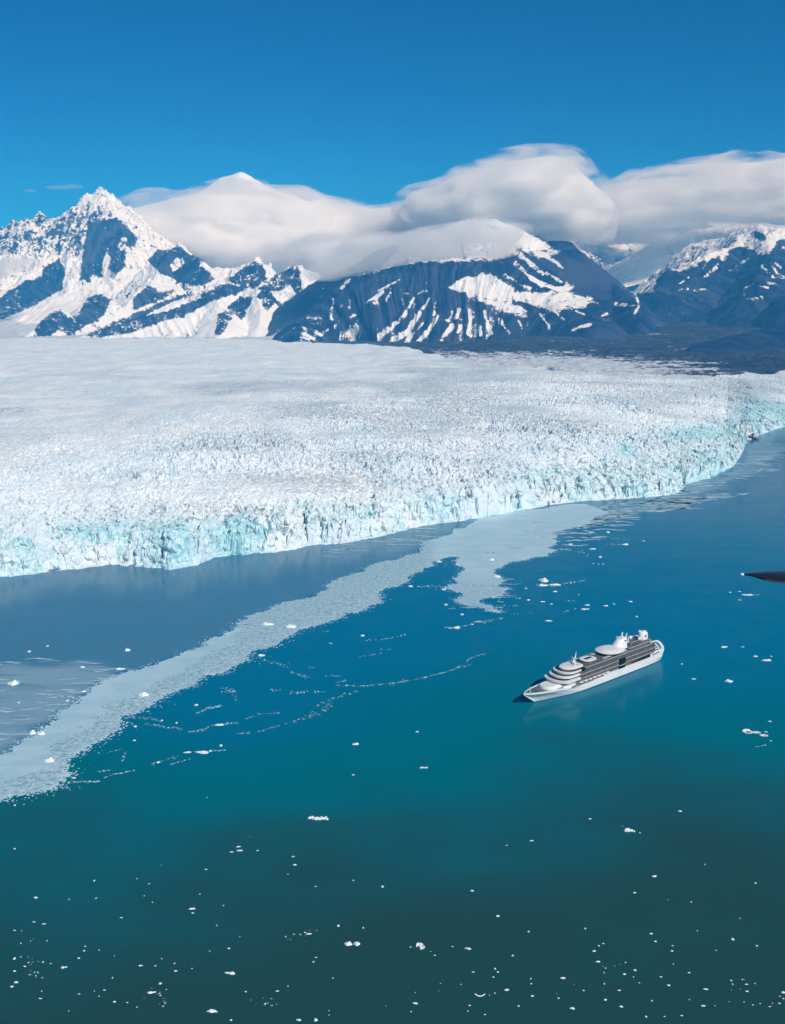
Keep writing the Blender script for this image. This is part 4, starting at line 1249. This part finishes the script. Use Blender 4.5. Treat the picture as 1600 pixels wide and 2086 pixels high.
def build_ship():
    b = on_z(1090, 1431)
    ang = math.radians(-136.7)
    ship = empty('cruise_ship', (b[0] - 125 * math.cos(ang), b[1] - 125 * math.sin(ang), 0), ang)
    tag(ship, 'white cruise ship with grey balcony sides floating before the glacier', 'ship')
    # hull: stations x at the deck, half beams at keel line / waterline / knuckle / deck
    st = [(-125, -126, 12.5, 14.5, 14.8, 12.0), (-112, -112, 15, 15.8, 15.8, 11.4), (-80, -80, 16, 16, 16, 11), (0, 0, 16, 16, 16, 11), (50, 50, 15.4, 15.8, 16, 11),
          (72, 73, 12.6, 14.6, 15.8, 11.2), (90, 93, 8.4, 11.6, 14.6, 12.2), (104, 110, 4.8, 8.0, 12.4, 13.2), (115, 126, 2.1, 4.6, 8.8, 14.0), (121, 137, .7, 2.2, 5.0, 14.6), (124.9, 146, .06, .25, .3, 15.2)]
    rings = []
    for xw, xd, hk, hm, hd, zd in st:
        xm = xw + (xd - xw) * .35
        sec = [(xw, hk, -2.5), (xw, hk, 0.6), (xm, hm, zd * .5), (xd, hd, zd - .9), (xd, hd, zd)]
        full = sec + [(x, -y, z) for x, y, z in sec[::-1]]
        rings.append(full)
    v, f = loft(rings)
    hull = poly_mesh('hull', v, f, W_WHITE, ship)
    # dark boot stripe just proud of the plating
    rr = []
    for xw, xd, hk, hm, hd, zd in st:
        e = .06
        sec = [(xw + (.4 if xw > 120 else -.1 if xw < -120 else 0), hk + e, -1.0), (xw + (.4 if xw > 120 else -.1 if xw < -120 else 0), hk + e, 1.0)]
        rr.append(sec + [(x, -y, z) for x, y, z in sec[::-1]])
    v, f = loft(rr); poly_mesh('boot_stripe', v, f, W_NAVY, hull)
    # foredeck paint and white bulwark
    fd = [(93, 13.6), (110, 11.6), (126, 8.2), (137, 4.5), (144.5, .3)]
    zz = [12.2, 13.2, 14.0, 14.6, 15.1]
    ring = [(x, y, z + .12) for (x, y), z in zip(fd, zz)] + [(x, -y, z + .12) for (x, y), z in list(zip(fd, zz))[::-1]]
    lo = [(x, y, z - .5) for x, y, z in ring]
    v, f = loft([lo, ring]); poly_mesh('foredeck', v, f, W_TEAL, ship)
    for s in (1, -1):
        v, f = [], []
        bw = [(93, 14.6, 12.2), (110, 12.4, 13.2), (126, 8.8, 14.0), (137, 5.0, 14.6), (146, .3, 15.2)]
        rg = [[(x, s * y, z - .2), (x, s * (y - .5), z - .2), (x, s * (y - .5), z + 1.2), (x, s * y, z + 1.2)] for x, y, z in bw]
        v, f = loft(rg); poly_mesh('bulwark', v, f, W_WHITE, ship)
    for s in (1, -1):
        slab('winch', W_MID, ship, outl(-3, 3, 1.2, 1, 1, 4), 0, 1.8, loc=(124, s * 3.2, 14.1))
    tubes('bow_mast', W_WHITE, ship, [((134, 0, 14.6), (134, 0, 22), .5, .25), ((134, -1.6, 20), (134, 1.6, 20), .2, .2)])
    # forward white deckhouse with raked front
    dh = slab('deckhouse', W_WHITE, ship, outl(78, 112, 11.5, 13, 0, 12), 12.0, 18.5, levels=((12.0, 1.0), (13.2, 1.0), (15.6, .93), (16.6, .84), (16.7, .80)))
    for k in range(3):
        slab('deck_marking', W_LIGHT, dh, outl(-5 + k, 5 - k, .25), 16.72, 16.8, loc=(93, -3 + 3 * k, 0))
    slab('window_band', W_DARK, dh, outl(80, 113.0, 12.0, 13.2, 0, 12), 12.35, 13.1)
    # main grey block of balconies
    blk = slab('superstructure', W_GREY, ship, outl(-108, 72, 15.2, 0, 6, 8), 10.9, 26.0)
    for i, z in enumerate((13.6, 16.4, 19.2, 22.0, 24.9)):
        x1 = (40, 52, 73, 66, 60)[i]
        slab('balcony_deck', W_LIGHT if i % 2 else W_MID, blk, outl(-110, x1, 15.95 - .1 * (i > 2), 0, 6, 8), z, z + (.75 if i != 4 else 1.1))
    # every cabin divider of one side stays in one mesh: a pattern of the facade
    for s in (1, -1):
        v, f = [], []
        for k in range(58):
            x = -104 + k * 3.0
            if x > 70 or -38 < x < -22: continue
            for z in (14.4, 17.2, 20.0, 22.8):
                tube(v, f, (x, s * 15.0, z), (x, s * 15.75, z), .32, .32, 4)
                tube(v, f, (x + 1.5, s * 15.22, z + .9), (x + 1.5, s * 15.3, z + .9), .8, .8, 4)
        poly_mesh('cabin_dividers', v, f, W_DARK, blk)
        g = slab('atrium_window', W_DARK, blk, [(-37, 0), (-37, .9), (-35, 1.4), (-25, 1.4), (-23, .9), (-23, 0)] if s > 0 else [(-37, 0), (-23, 0), (-23, -.9), (-25, -1.4), (-35, -1.4), (-37, -.9)], 11.4, 24.2, loc=(0, s * 15.4, 0))
        slab('window_sill', W_LIGHT, g, [(-37.2, s * 1.2), (-37.2, s * 1.7), (-22.8, s * 1.7), (-22.8, s * 1.2)], 15.3, 16.2)
        side_plate('dark_recess', W_DARK, blk, [(-93, 12.2), (-64, 12.2), (-50, 12.6), (-50, 13.0), (-64, 14.2), (-93, 15.4)], s * 15.1, s * 16.04)
        side_plate('promenade', W_TAN, blk, [(8, 9.6), (72, 9.6), (74, 10.4), (74, 11.4), (8, 11.4)], s * 15.0, s * 16.06)
        side_plate('promenade_rail', W_NAVY, blk, [(30, 9.2), (74, 9.2), (74, 9.6), (30, 9.6)], s * 15.0, s * 16.1)
    # lifeboats along the side ledge
    for s in (1, -1):
        for k in range(7):
            x = 2 + k * 9.0
            lb = empty('lifeboat', (x, s * 16.4, 13.3)); lb.parent = blk
            rg = []
            for xx, kk in ((-4, .25), (-3, .8), (0, 1), (3, .8), (4, .15)):
                rg.append([(xx, 1.5 * kk * math.cos(a), -1.0 * kk + 1.15 * kk * math.sin(a) * .9 + .6) for a in [2 * math.pi * j / 8 for j in range(8)]])
            v, f = loft(rg); lb2 = poly_mesh('lifeboat', v, f, W_WHITE, blk, True); lb2.location = lb.location
            bpy.data.objects.remove(lb)
            rg = [[(xx, 1.15 * kk * math.cos(a), .55 + .7 * kk * max(0, math.sin(a))) for a in [math.pi * j / 6 for j in range(7)]] for xx, kk in ((-2.6, .5), (0, 1), (2.6, .5))]
            v, f = loft(rg); poly_mesh('canopy', v, f, W_ORANGE if k % 3 == 1 else W_LIGHT, lb2, True)
    # forward tiers: white curved brows over dark glass
    fw = slab('bridge_front', W_WHITE, ship, outl(66, 90, 15.3, 13, 0, 14), 11.0, 18.0)
    slab('bridge_window', W_DARK, fw, outl(66, 91, 14.9, 13, 0, 14), 14.0, 16.6, levels=((15.6, 1.0), (18.0, 1.0)))
    tiers = [(60, 93, 18.6, 11, 18.0, 20.4), (58, 88, 15.9, 14, 22.4, 24.8), (54, 82, 14.6, 14, 26.4, 28.6)]
    for i, (x0, x1, hw, nose, z0, z1) in enumerate(tiers):
        t = slab('deck_tier', W_WHITE, ship, outl(x0, x1, hw, nose, 0, 16), z0, z1)
        slab('window_band', W_DARK, t, outl(x0, x1 - 4, min(hw, 15) - .8, nose, 0, 16), z1, (22.4, 26.4, 29.8)[i])
    cap = slab('observation_roof', W_WHITE, ship, outl(42, 75, 11.5, 18, 6, 14), 29.8, 33, levels=((29.8, 1.0), (31.0, 1.0), (31.6, .9), (32.0, .7)), smooth=False)
    tubes('roof_rail', W_MID, cap, [((44, -8, 32.0), (44, 8, 32.0), .25, .25), ((52, -9, 32.2), (52, 9, 32.2), .25, .25), ((60, -8, 31.9), (60, 8, 31.9), .25, .25)])
    tubes('mast', W_WHITE, ship, [((50, 0, 33), (47, 0, 43), 1.3, .6), ((50, -4.2, 38.5), (50, 4.2, 38.5), .5, .5), ((53.5, 0, 33), (47.5, 0, 40), .7, .5), ((47, 0, 43), (46.5, 0, 47), .35, .15)])
    dome('radar_dome', W_WHITE, ship, (55, 4.6, 34.6), 1.9, 1.9, 1.9, True); dome('radar_dome', W_WHITE, ship, (44, -5, 34.6), 1.6, 1.6, 1.6, True)
    # open upper decks
    up = slab('upper_deck', W_MID, ship, outl(-106, 46, 14.9, 0, 6, 8), 26.0, 28.6)
    slab('upper_deck_edge', W_LIGHT, up, outl(-107, 46, 15.3, 0, 6, 8), 28.6, 29.2, levels=((28.6, 1.0), (29.2, 1.0)))
    slab('deck_floor', W_MID, up, outl(-105.5, 45, 14.3, 0, 6, 8), 29.15, 29.26)
    up2 = slab('sun_deck', W_MID, ship, outl(-104, -50, 12.2, 3, 5, 8), 29.2, 31.6)
    slab('sun_deck_edge', W_LIGHT, up2, outl(-105, -49, 12.8, 3, 5, 8), 31.6, 32.2)
    slab('deck_floor', W_MID, up2, outl(-103.5, -50.5, 11.8, 3, 5, 8), 32.15, 32.26)
    for yy in (-9.5, 9.5):
        slab('walkway', W_LIGHT, up, outl(-48, 4, 1.2, 0, 0), 29.2, 30.6, loc=(0, yy, 0))
    so_ = slab('solarium', W_MID, ship, outl(4, 34, 9.5, 8, 8, 12), 29.2, 31.2)
    slab('roof', W_WHITE, so_, outl(10, 34, 8.8, 8, 8, 12), 31.2, 32.3, levels=((31.2, 1.0), (31.8, 1.0), (32.3, .88)))
    slab('skylight', W_DARK, so_, outl(15, 29, 2.2, 2, 2, 6), 32.3, 32.5)
    slab('pool', paint('pool_tile_blue', (.02, .22, .30), .1, .1, .3), ship, outl(-2, 3, 3, 2, 2, 8), 29.2, 29.5)
    # saucer lounge round the funnel
    sl_ = slab('saucer_lounge', W_WHITE, ship, outl(-46, -4, 17.0, 21, 21, 14, .9), 31.8, 36.0, levels=((31.8, .82), (32.6, 1.0), (33.4, 1.0), (34.8, .78), (35.8, .5)), smooth=False)
    slab('window_band', W_DARK, sl_, outl(-42, -8, 13.2, 17, 17, 14), 29.2, 31.8)
    fn = slab('funnel', W_WHITE, ship, outl(-52, -32, 7.0, 9, 4, 10), 32.0, 44.5, levels=((32.0, 1.25), (38, .98), (42, .8), (44.5, .62)), tdx=-8)
    slab('funnel_louvre', W_DARK, fn, outl(-55, -45, 6.2, 4, 3, 8), 39.2, 41.6)
    tubes('funnel_pipes', W_WHITE, fn, [((-54, -3, 44), (-57, -3.4, 49), .9, .7), ((-54, 3, 44), (-57, 3.4, 49), .9, .7), ((-50, 0, 44), (-50, 0, 49.5), .8, .5), ((-46, -3, 42), (-44, -4, 46), .7, .5), ((-46, 3, 42), (-44, 4, 46), .7, .5), ((-58, -4, 36), (-60, -4, 43), 1.0, .8), ((-58, 4, 36), (-60, 4, 43), 1.0, .8)])
    # domes, climbing wall and screens aft
    tubes('dome_post', W_LIGHT, ship, [((-74, -3, 32), (-74, -3, 36), .5, .4)])
    dome('satellite_dome', W_WHITE, ship, (-74, -3, 38), 2.5, 2.5, 2.8, True)
    rw = slab('aft_funnel', W_WHITE, ship, outl(-106, -90, 5.5, 6, 5, 8), 32, 43, levels=((32, 1.0), (36, .95), (40, .8), (42.6, .5)), tdx=-2)
    slab('louvre', W_DARK, rw, outl(-101, -95, 5.4, 2, 2, 6), 35.5, 38.2)
    dome('radar_dome', W_WHITE, ship, (-88, 1.5, 34.4), 2.4, 2.4, 2.4, True); dome('radar_dome', W_WHITE, ship, (-92, -1, 43), 1.8, 1.8, 2.2, True)
    tubes('court_frame', W_LIGHT, ship, [((-60, -9, 32), (-60, -9, 37), .4, .4), ((-60, 9, 32), (-60, 9, 37), .4, .4), ((-86, -9, 32), (-86, -9, 37), .4, .4), ((-86, 9, 32), (-86, 9, 37), .4, .4), ((-60, -9, 37), (-86, -9, 37), .4, .4), ((-60, 9, 37), (-86, 9, 37), .4, .4), ((-60, -9, 37), (-60, 9, 37), .4, .4)])
    # stern: white terraces between two curved side plates
    for s in (1, -1):
        p = side_plate('stern_plate', W_WHITE, ship, [(-94, 10.8), (-125.2, 11.8), (-126.5, 15), (-125, 19.5), (-119.5, 25.5), (-112, 30.6), (-104, 32.2), (-92, 32.2), (-92, 31.2), (-104, 30.8), (-110.5, 28.4), (-116.5, 23.4), (-120.5, 18.0), (-116, 16.0), (-94, 14.8)], s * 14.9, s * 16.1)
        for k in range(4):
            x = -98.5 - k * 4.2
            side_plate('stern_window', W_DARK, p, [(x, 12.4 + k * .25), (x - 3.2, 12.6 + k * .25), (x - 3.2, 14.0 + k * .3), (x - 1.5, 14.6 + k * .3), (x, 13.6 + k * .3)], s * 15.9, s * 16.16)
    for i, z in enumerate((12.0, 15.4, 18.6, 21.8, 25.0, 28.0)):
        xe = (-125, -124, -121.5, -118.5, -115, -111)[i]
        t = slab('stern_terrace', W_WHITE, ship, outl(xe, -104, 14.8, 0, 5, 10), z, z + 1.2)
        slab('window_band', W_DARK, t, outl(xe + 4, -104, 14.2, 0, 5, 10), z + 1.2, z + 3.1)
    return ship


build_ship()

# ------------------------------------------------------------------ wing tip of the aircraft the picture is taken from
def build_wing():
    mat = paint('dark_wing_paint', (0.012, 0.018, 0.028), 0.28, 0.5, 3.0, 0.6)
    D = 7.0
    root = empty('aircraft_wing', at_depth(1518, 1170.5, D))
    tag(root, 'dark tapered aircraft wing tip with a white light reaching in at the right edge', 'aircraft wing')
    m = D / F
    o0 = Vector(root.location)
    rings = []
    for px, top, bot in [(1517, 1169.4, 1171.6), (1530, 1167.6, 1173.2), (1550, 1166.2, 1179.5), (1575, 1164.6, 1183.2), (1605, 1163.6, 1185.4), (1680, 1161, 1189), (1900, 1154, 1196), (2700, 1130, 1216)]:
        c = Vector(at_depth(px, (top + bot) / 2, D)) - o0
        ht = (bot - top) / 2 * m
        ch = ht * 5.0
        rg = []
        for k in range(14):
            a = 2 * math.pi * k / 14
            ca, sa = math.cos(a), math.sin(a)
            # wing section seen end on: blunt nose away, thin tail towards the viewer
            rg.append((c.x, c.y + ca * ch * (1.0 if ca < 0 else .7), c.z + sa * ht * (1.0 if sa > 0 else .9)))
        rings.append(rg)
    v, f = loft(rings)
    skin = poly_mesh('wing_skin', v, f, mat, root, True)
    # raised spar strip along the side
    rg = []
    for px, yy, h in [(1548, 1172.8, .7), (1575, 1174.2, 1.0), (1605, 1176.5, 1.3), (1700, 1182, 1.6), (2700, 1212, 2.5)]:
        q = Vector(at_depth(px, yy, D)) - o0
        i = min(range(len(rings)), key=lambda k: abs(rings[k][0][0] - q.x))
        depth = min(p[1] for p in rings[max(0, i - 0)])
        hh = h * m
        rg.append([(q.x, depth * .97, q.z - hh), (q.x, depth * 1.02, q.z - hh), (q.x, depth * 1.02, q.z + hh), (q.x, depth * .97, q.z + hh)])
    v, f = loft(rg); poly_mesh('trim_strip', v, f, paint('dull_metal', (.10, .12, .13), .35, .3, 3.0), skin)
    c = Vector(at_depth(1512.5, 1170.5, D)) - o0
    dome('tip_light', paint('white_lens', (.85, .85, .85), .2, .03, 3.0), root, tuple(c), 4.4 * m, 3.5 * m, 3.3 * m, True)


build_wing()

# ------------------------------------------------------------------ clouds
def cloud_skin(name, blobs, voxel, mat, jitter, seed, noise_amp):
    """blobs: (px, py, D, rx_px, ry_px, depth_m); merged to one closed skin"""
    bm = bmesh.new()
    rnd = random.Random(seed)
    for (px, py, D, rx, ry, dep) in blobs:
        x, y, z = at_depth(px, py, D)
        m = D / F
        for k in range(1 + jitter):
            if k == 0: c = (x, y, z); sc = (rx * m, dep, ry * m)
            else:
                a = rnd.random() * 6.28; u = rnd.uniform(.55, .95)
                c = (x + math.cos(a) * rx * m * u, y + rnd.uniform(-.4, .4) * dep, z + math.sin(a) * ry * m * u)
                r = rnd.uniform(.16, .34)
                sc = (rx * m * r * 1.5, dep * r * 1.6, ry * m * r * 1.1)
            bmesh.ops.create_uvsphere(bm, u_segments=24, v_segments=14, radius=1,
                                      matrix=Matrix.Translation(c) @ Matrix.Diagonal((*sc, 1)))
    me = bpy.data.meshes.new(name); bm.to_mesh(me); bm.free()
    o = link_mesh(name, me)
    md = o.modifiers.new('r', 'REMESH'); md.mode = 'VOXEL'; md.voxel_size = voxel
    ms = o.modifiers.new('s', 'SMOOTH'); ms.factor = .8; ms.iterations = 8
    dg = bpy.context.evaluated_depsgraph_get()
    me2 = bpy.data.meshes.new_from_object(o.evaluated_get(dg))
    o.modifiers.clear(); o.data = me2; me2.name = name
    N = len(me2.vertices)
    co = np.empty(N * 3, np.float32); me2.vertices.foreach_get('co', co); co = co.reshape(-1, 3).astype(float)
    no = np.empty(N * 3, np.float32); me2.vertices.foreach_get('normal', no); no = no.reshape(-1, 3)
    d = fbm(co[:, 0] / 900 + co[:, 1] / 1500, co[:, 2] / 420 + co[:, 1] / 1200, 4, .55, seed=seed)
    d += .28 * fbm(co[:, 0] / 330, co[:, 2] / 200 + co[:, 1] / 400, 3, .55, seed=seed + 9)
    co += no * (d * noise_amp)[:, None]
    me2.vertices.foreach_set('co', co.astype(np.float32).ravel())
    # a second merge removes any folds the billows made
    md = o.modifiers.new('r', 'REMESH'); md.mode = 'VOXEL'; md.voxel_size = voxel * .9
    ms = o.modifiers.new('s', 'SMOOTH'); ms.factor = .5; ms.iterations = 2
    dg = bpy.context.evaluated_depsgraph_get()
    me3 = bpy.data.meshes.new_from_object(o.evaluated_get(dg))
    o.modifiers.clear(); o.data = me3; me3.name = name; me2 = me3
    bm = bmesh.new(); bm.from_mesh(me2)
    # drop specks and inner bubbles left by the merge: keep the large outer skins
    seen = set(); isl = []
    for v0 in bm.verts:
        if v0 in seen: continue
        st = [v0]; seen.add(v0); cur = []
        while st:
            q = st.pop(); cur.append(q)
            for e in q.link_edges:
                w_ = e.other_vert(q)
                if w_ not in seen: seen.add(w_); st.append(w_)
        isl.append(cur)
    big = max(len(i) for i in isl)
    bmesh.ops.delete(bm, geom=[q for i in isl if len(i) < big * .08 for q in i], context='VERTS')
    bmesh.ops.recalc_face_normals(bm, faces=bm.faces[:])
    bm.to_mesh(me2); bm.free()
    me2.polygons.foreach_set('use_smooth', [True] * len(me2.polygons))
    me2.update()
    me2.materials.clear(); me2.materials.append(mat)
    return o


def cloud(label, blobs, voxel, mat, jitter, seed, noise_amp, veil=None, grow=(1.16, 1.30)):
    o = cloud_skin('cloud', blobs, voxel, mat, jitter, seed, noise_amp)
    tag(o, label, 'cloud')
    if veil:
        big = [(a, b, c, rx * grow[0] + 8, ry * grow[1] + 3, dp * 1.1) for a, b, c, rx, ry, dp in blobs]
        v = cloud_skin('veil', big, voxel * 1.15, veil, jitter, seed + 40, noise_amp * 1.5)
        v.parent = o
    return o


def build_clouds():
    V = cloud_mat('veil_vapour', 0.0013, wisp=0.0018, lo=.43)
    A = cloud_mat('cloud_vapour', 0.0080, wisp=0.0012, lo=.40)
    B = cloud_mat('thin_cloud_vapour', 0.0015, wisp=0.0014, lo=.40)
    C = cloud_mat('streaked_cloud_vapour', 0.0055, wisp=0.0010, lo=.43, flat=4.0)
    cloud('long white cloud bank trailing right from the sharp left peak', [
        (330, 455, 20500, 90, 44, 900), (430, 450, 20700, 110, 52, 1100), (540, 450, 20800, 130, 52, 1200), (650, 462, 20800, 120, 44, 1100), (740, 460, 20800, 90, 34, 900), (270, 428, 20500, 50, 14, 500), (480, 425, 21500, 100, 40, 900), (390, 498, 20300, 95, 40, 700), (480, 505, 20300, 140, 42, 900), (620, 502, 20300, 110, 40, 800), (820, 450, 20800, 80, 26, 700)], 112, A, 5, 11, 150, V)
    cloud('low white cloud lying over the slope between foothills and dome', [
        (680, 530, 16500, 90, 34, 800), (660, 505, 17500, 90, 20, 600), (760, 510, 16000, 80, 28, 700), (700, 560, 15800, 50, 16, 400)], 90, A, 4, 2, 90, V)
    cloud('smooth white cap cloud draped over the top of the dome mountain', [
        (850, 510, 13300, 110, 28, 700), (940, 490, 13400, 120, 30, 700), (1000, 470, 13600, 80, 24, 600), (780, 528, 13200, 80, 18, 500), (1000, 515, 13000, 60, 12, 300), (720, 537, 12900, 75, 20, 420), (655, 560, 12700, 42, 13, 300)], 70, B, 3, 3, 40, V, (1.05, 1.1))
    cloud('tall rounded lens cloud rising behind the dome mountain', [
        (1080, 410, 19500, 130, 82, 1500), (990, 425, 19500, 110, 62, 1300), (900, 430, 19600, 90, 42, 1000), (1170, 440, 19500, 70, 52, 1100), (1070, 370, 19500, 80, 44, 1000), (1120, 455, 19500, 110, 40, 1000)], 110, A, 4, 4, 120, V)
    cloud('grey streaked cloud bank at the right edge above the right mountain', [
        (1270, 430, 21000, 70, 46, 1000), (1350, 410, 21000, 90, 56, 1200), (1450, 400, 21000, 100, 58, 1300), (1560, 395, 21000, 110, 56, 1300), (1680, 390, 21000, 120, 60, 1400), (1320, 465, 22800, 90, 34, 900), (1240, 470, 23000, 70, 34, 900), (1600, 350, 21000, 60, 20, 700)], 120, C, 5, 5, 150, V)
    cloud('pale wisp of low cloud against the slope at the far left', [(-20, 545, 15200, 80, 22, 400), (60, 535, 15400, 50, 14, 300)], 70, B, 2, 6, 50)
    cloud('faint thin wisp of cloud alone in the sky at upper left', [(128, 381, 24000, 40, 3.4, 200), (62, 388, 24000, 18, 2.6, 150), (150, 379, 24000, 22, 3.5, 180)], 25, cloud_mat('wisp_vapour', 0.0011), 0, 7, 12)


build_clouds()

# ------------------------------------------------------------------ haze
def build_haze():
    bm = bmesh.new()
    x0, x1, y0, y1, z0, z1 = -16000, 16000, -2600, 29000, -200, 3800
    bmesh.ops.create_cube(bm, size=1, matrix=Matrix.Translation(((x0 + x1) / 2, (y0 + y1) / 2, (z0 + z1) / 2)) @ Matrix.Diagonal((x1 - x0, y1 - y0, z1 - z0, 1)))
    me = bpy.data.meshes.new('haze'); bm.to_mesh(me); bm.free()
    o = link_mesh('haze', me, cloud_mat('haze_air', HAZE, HAZE_C, 0.0))
    tag(o, 'thin blue haze between camera and mountains', 'haze', kind='stuff')


HAZE, HAZE_C = 3.4e-5, (0.05, 0.50, 1.0)
build_haze()

# ------------------------------------------------------------------ light
SUN_EL = math.radians(40)
SUN_AZ = (0.60, -0.80)                     # direction towards the sun (x, y)
n_ = math.hypot(*SUN_AZ)
sdir = Vector((SUN_AZ[0] / n_ * math.cos(SUN_EL), SUN_AZ[1] / n_ * math.cos(SUN_EL), math.sin(SUN_EL)))
sl = bpy.data.lights.new('sun', 'SUN'); sl.energy = 3.6; sl.angle = math.radians(0.5); sl.color = (0.985, 1.0, 0.96)
so = bpy.data.objects.new('sun', sl); COL.objects.link(so)
so.rotation_euler = sdir.to_track_quat('Z', 'Y').to_euler()

w = bpy.data.worlds.new('World'); scene.world = w; w.use_nodes = True
nt = w.node_tree
bg = nt.nodes['Background']
sky = nt.nodes.new('ShaderNodeTexSky'); sky.sky_type = 'NISHITA'; sky.sun_disc = False
sky.sun_elevation = SUN_EL
sky.sun_rotation = math.atan2(SUN_AZ[0], SUN_AZ[1])
sky.altitude = 400; sky.air_density = 0.5; sky.dust_density = 0.0; sky.ozone_density = 10.0
tint = nt.nodes.new('ShaderNodeMix'); tint.data_type = 'RGBA'; tint.blend_type = 'MULTIPLY'
tint.inputs[0].default_value = 1.0; tint.inputs[7].default_value = (0.11, 0.60, 0.69, 1)
nt.links.new(sky.outputs[0], tint.inputs[6]); gm = nt.nodes.new('ShaderNodeGamma'); gm.inputs[1].default_value = 1.2
nt.links.new(tint.outputs[2], gm.inputs[0]); nt.links.new(gm.outputs[0], bg.inputs['Color'])
bg.inputs['Strength'].default_value = 0.10

# ------------------------------------------------------------------ render
scene.view_settings.view_transform = 'Standard'
scene.view_settings.look = 'None'
scene.view_settings.gamma = 1.0
scene.view_settings.exposure = 0.0
scene.render.engine = 'CYCLES'
c = scene.cycles
c.max_bounces = 64; c.diffuse_bounces = 3; c.glossy_bounces = 3; c.transmission_bounces = 4; c.volume_bounces = 56
c.volume_step_rate = 1.2
c.transparent_max_bounces = 16
c.use_denoising = True
c.caustics_reflective = False; c.caustics_refractive = False
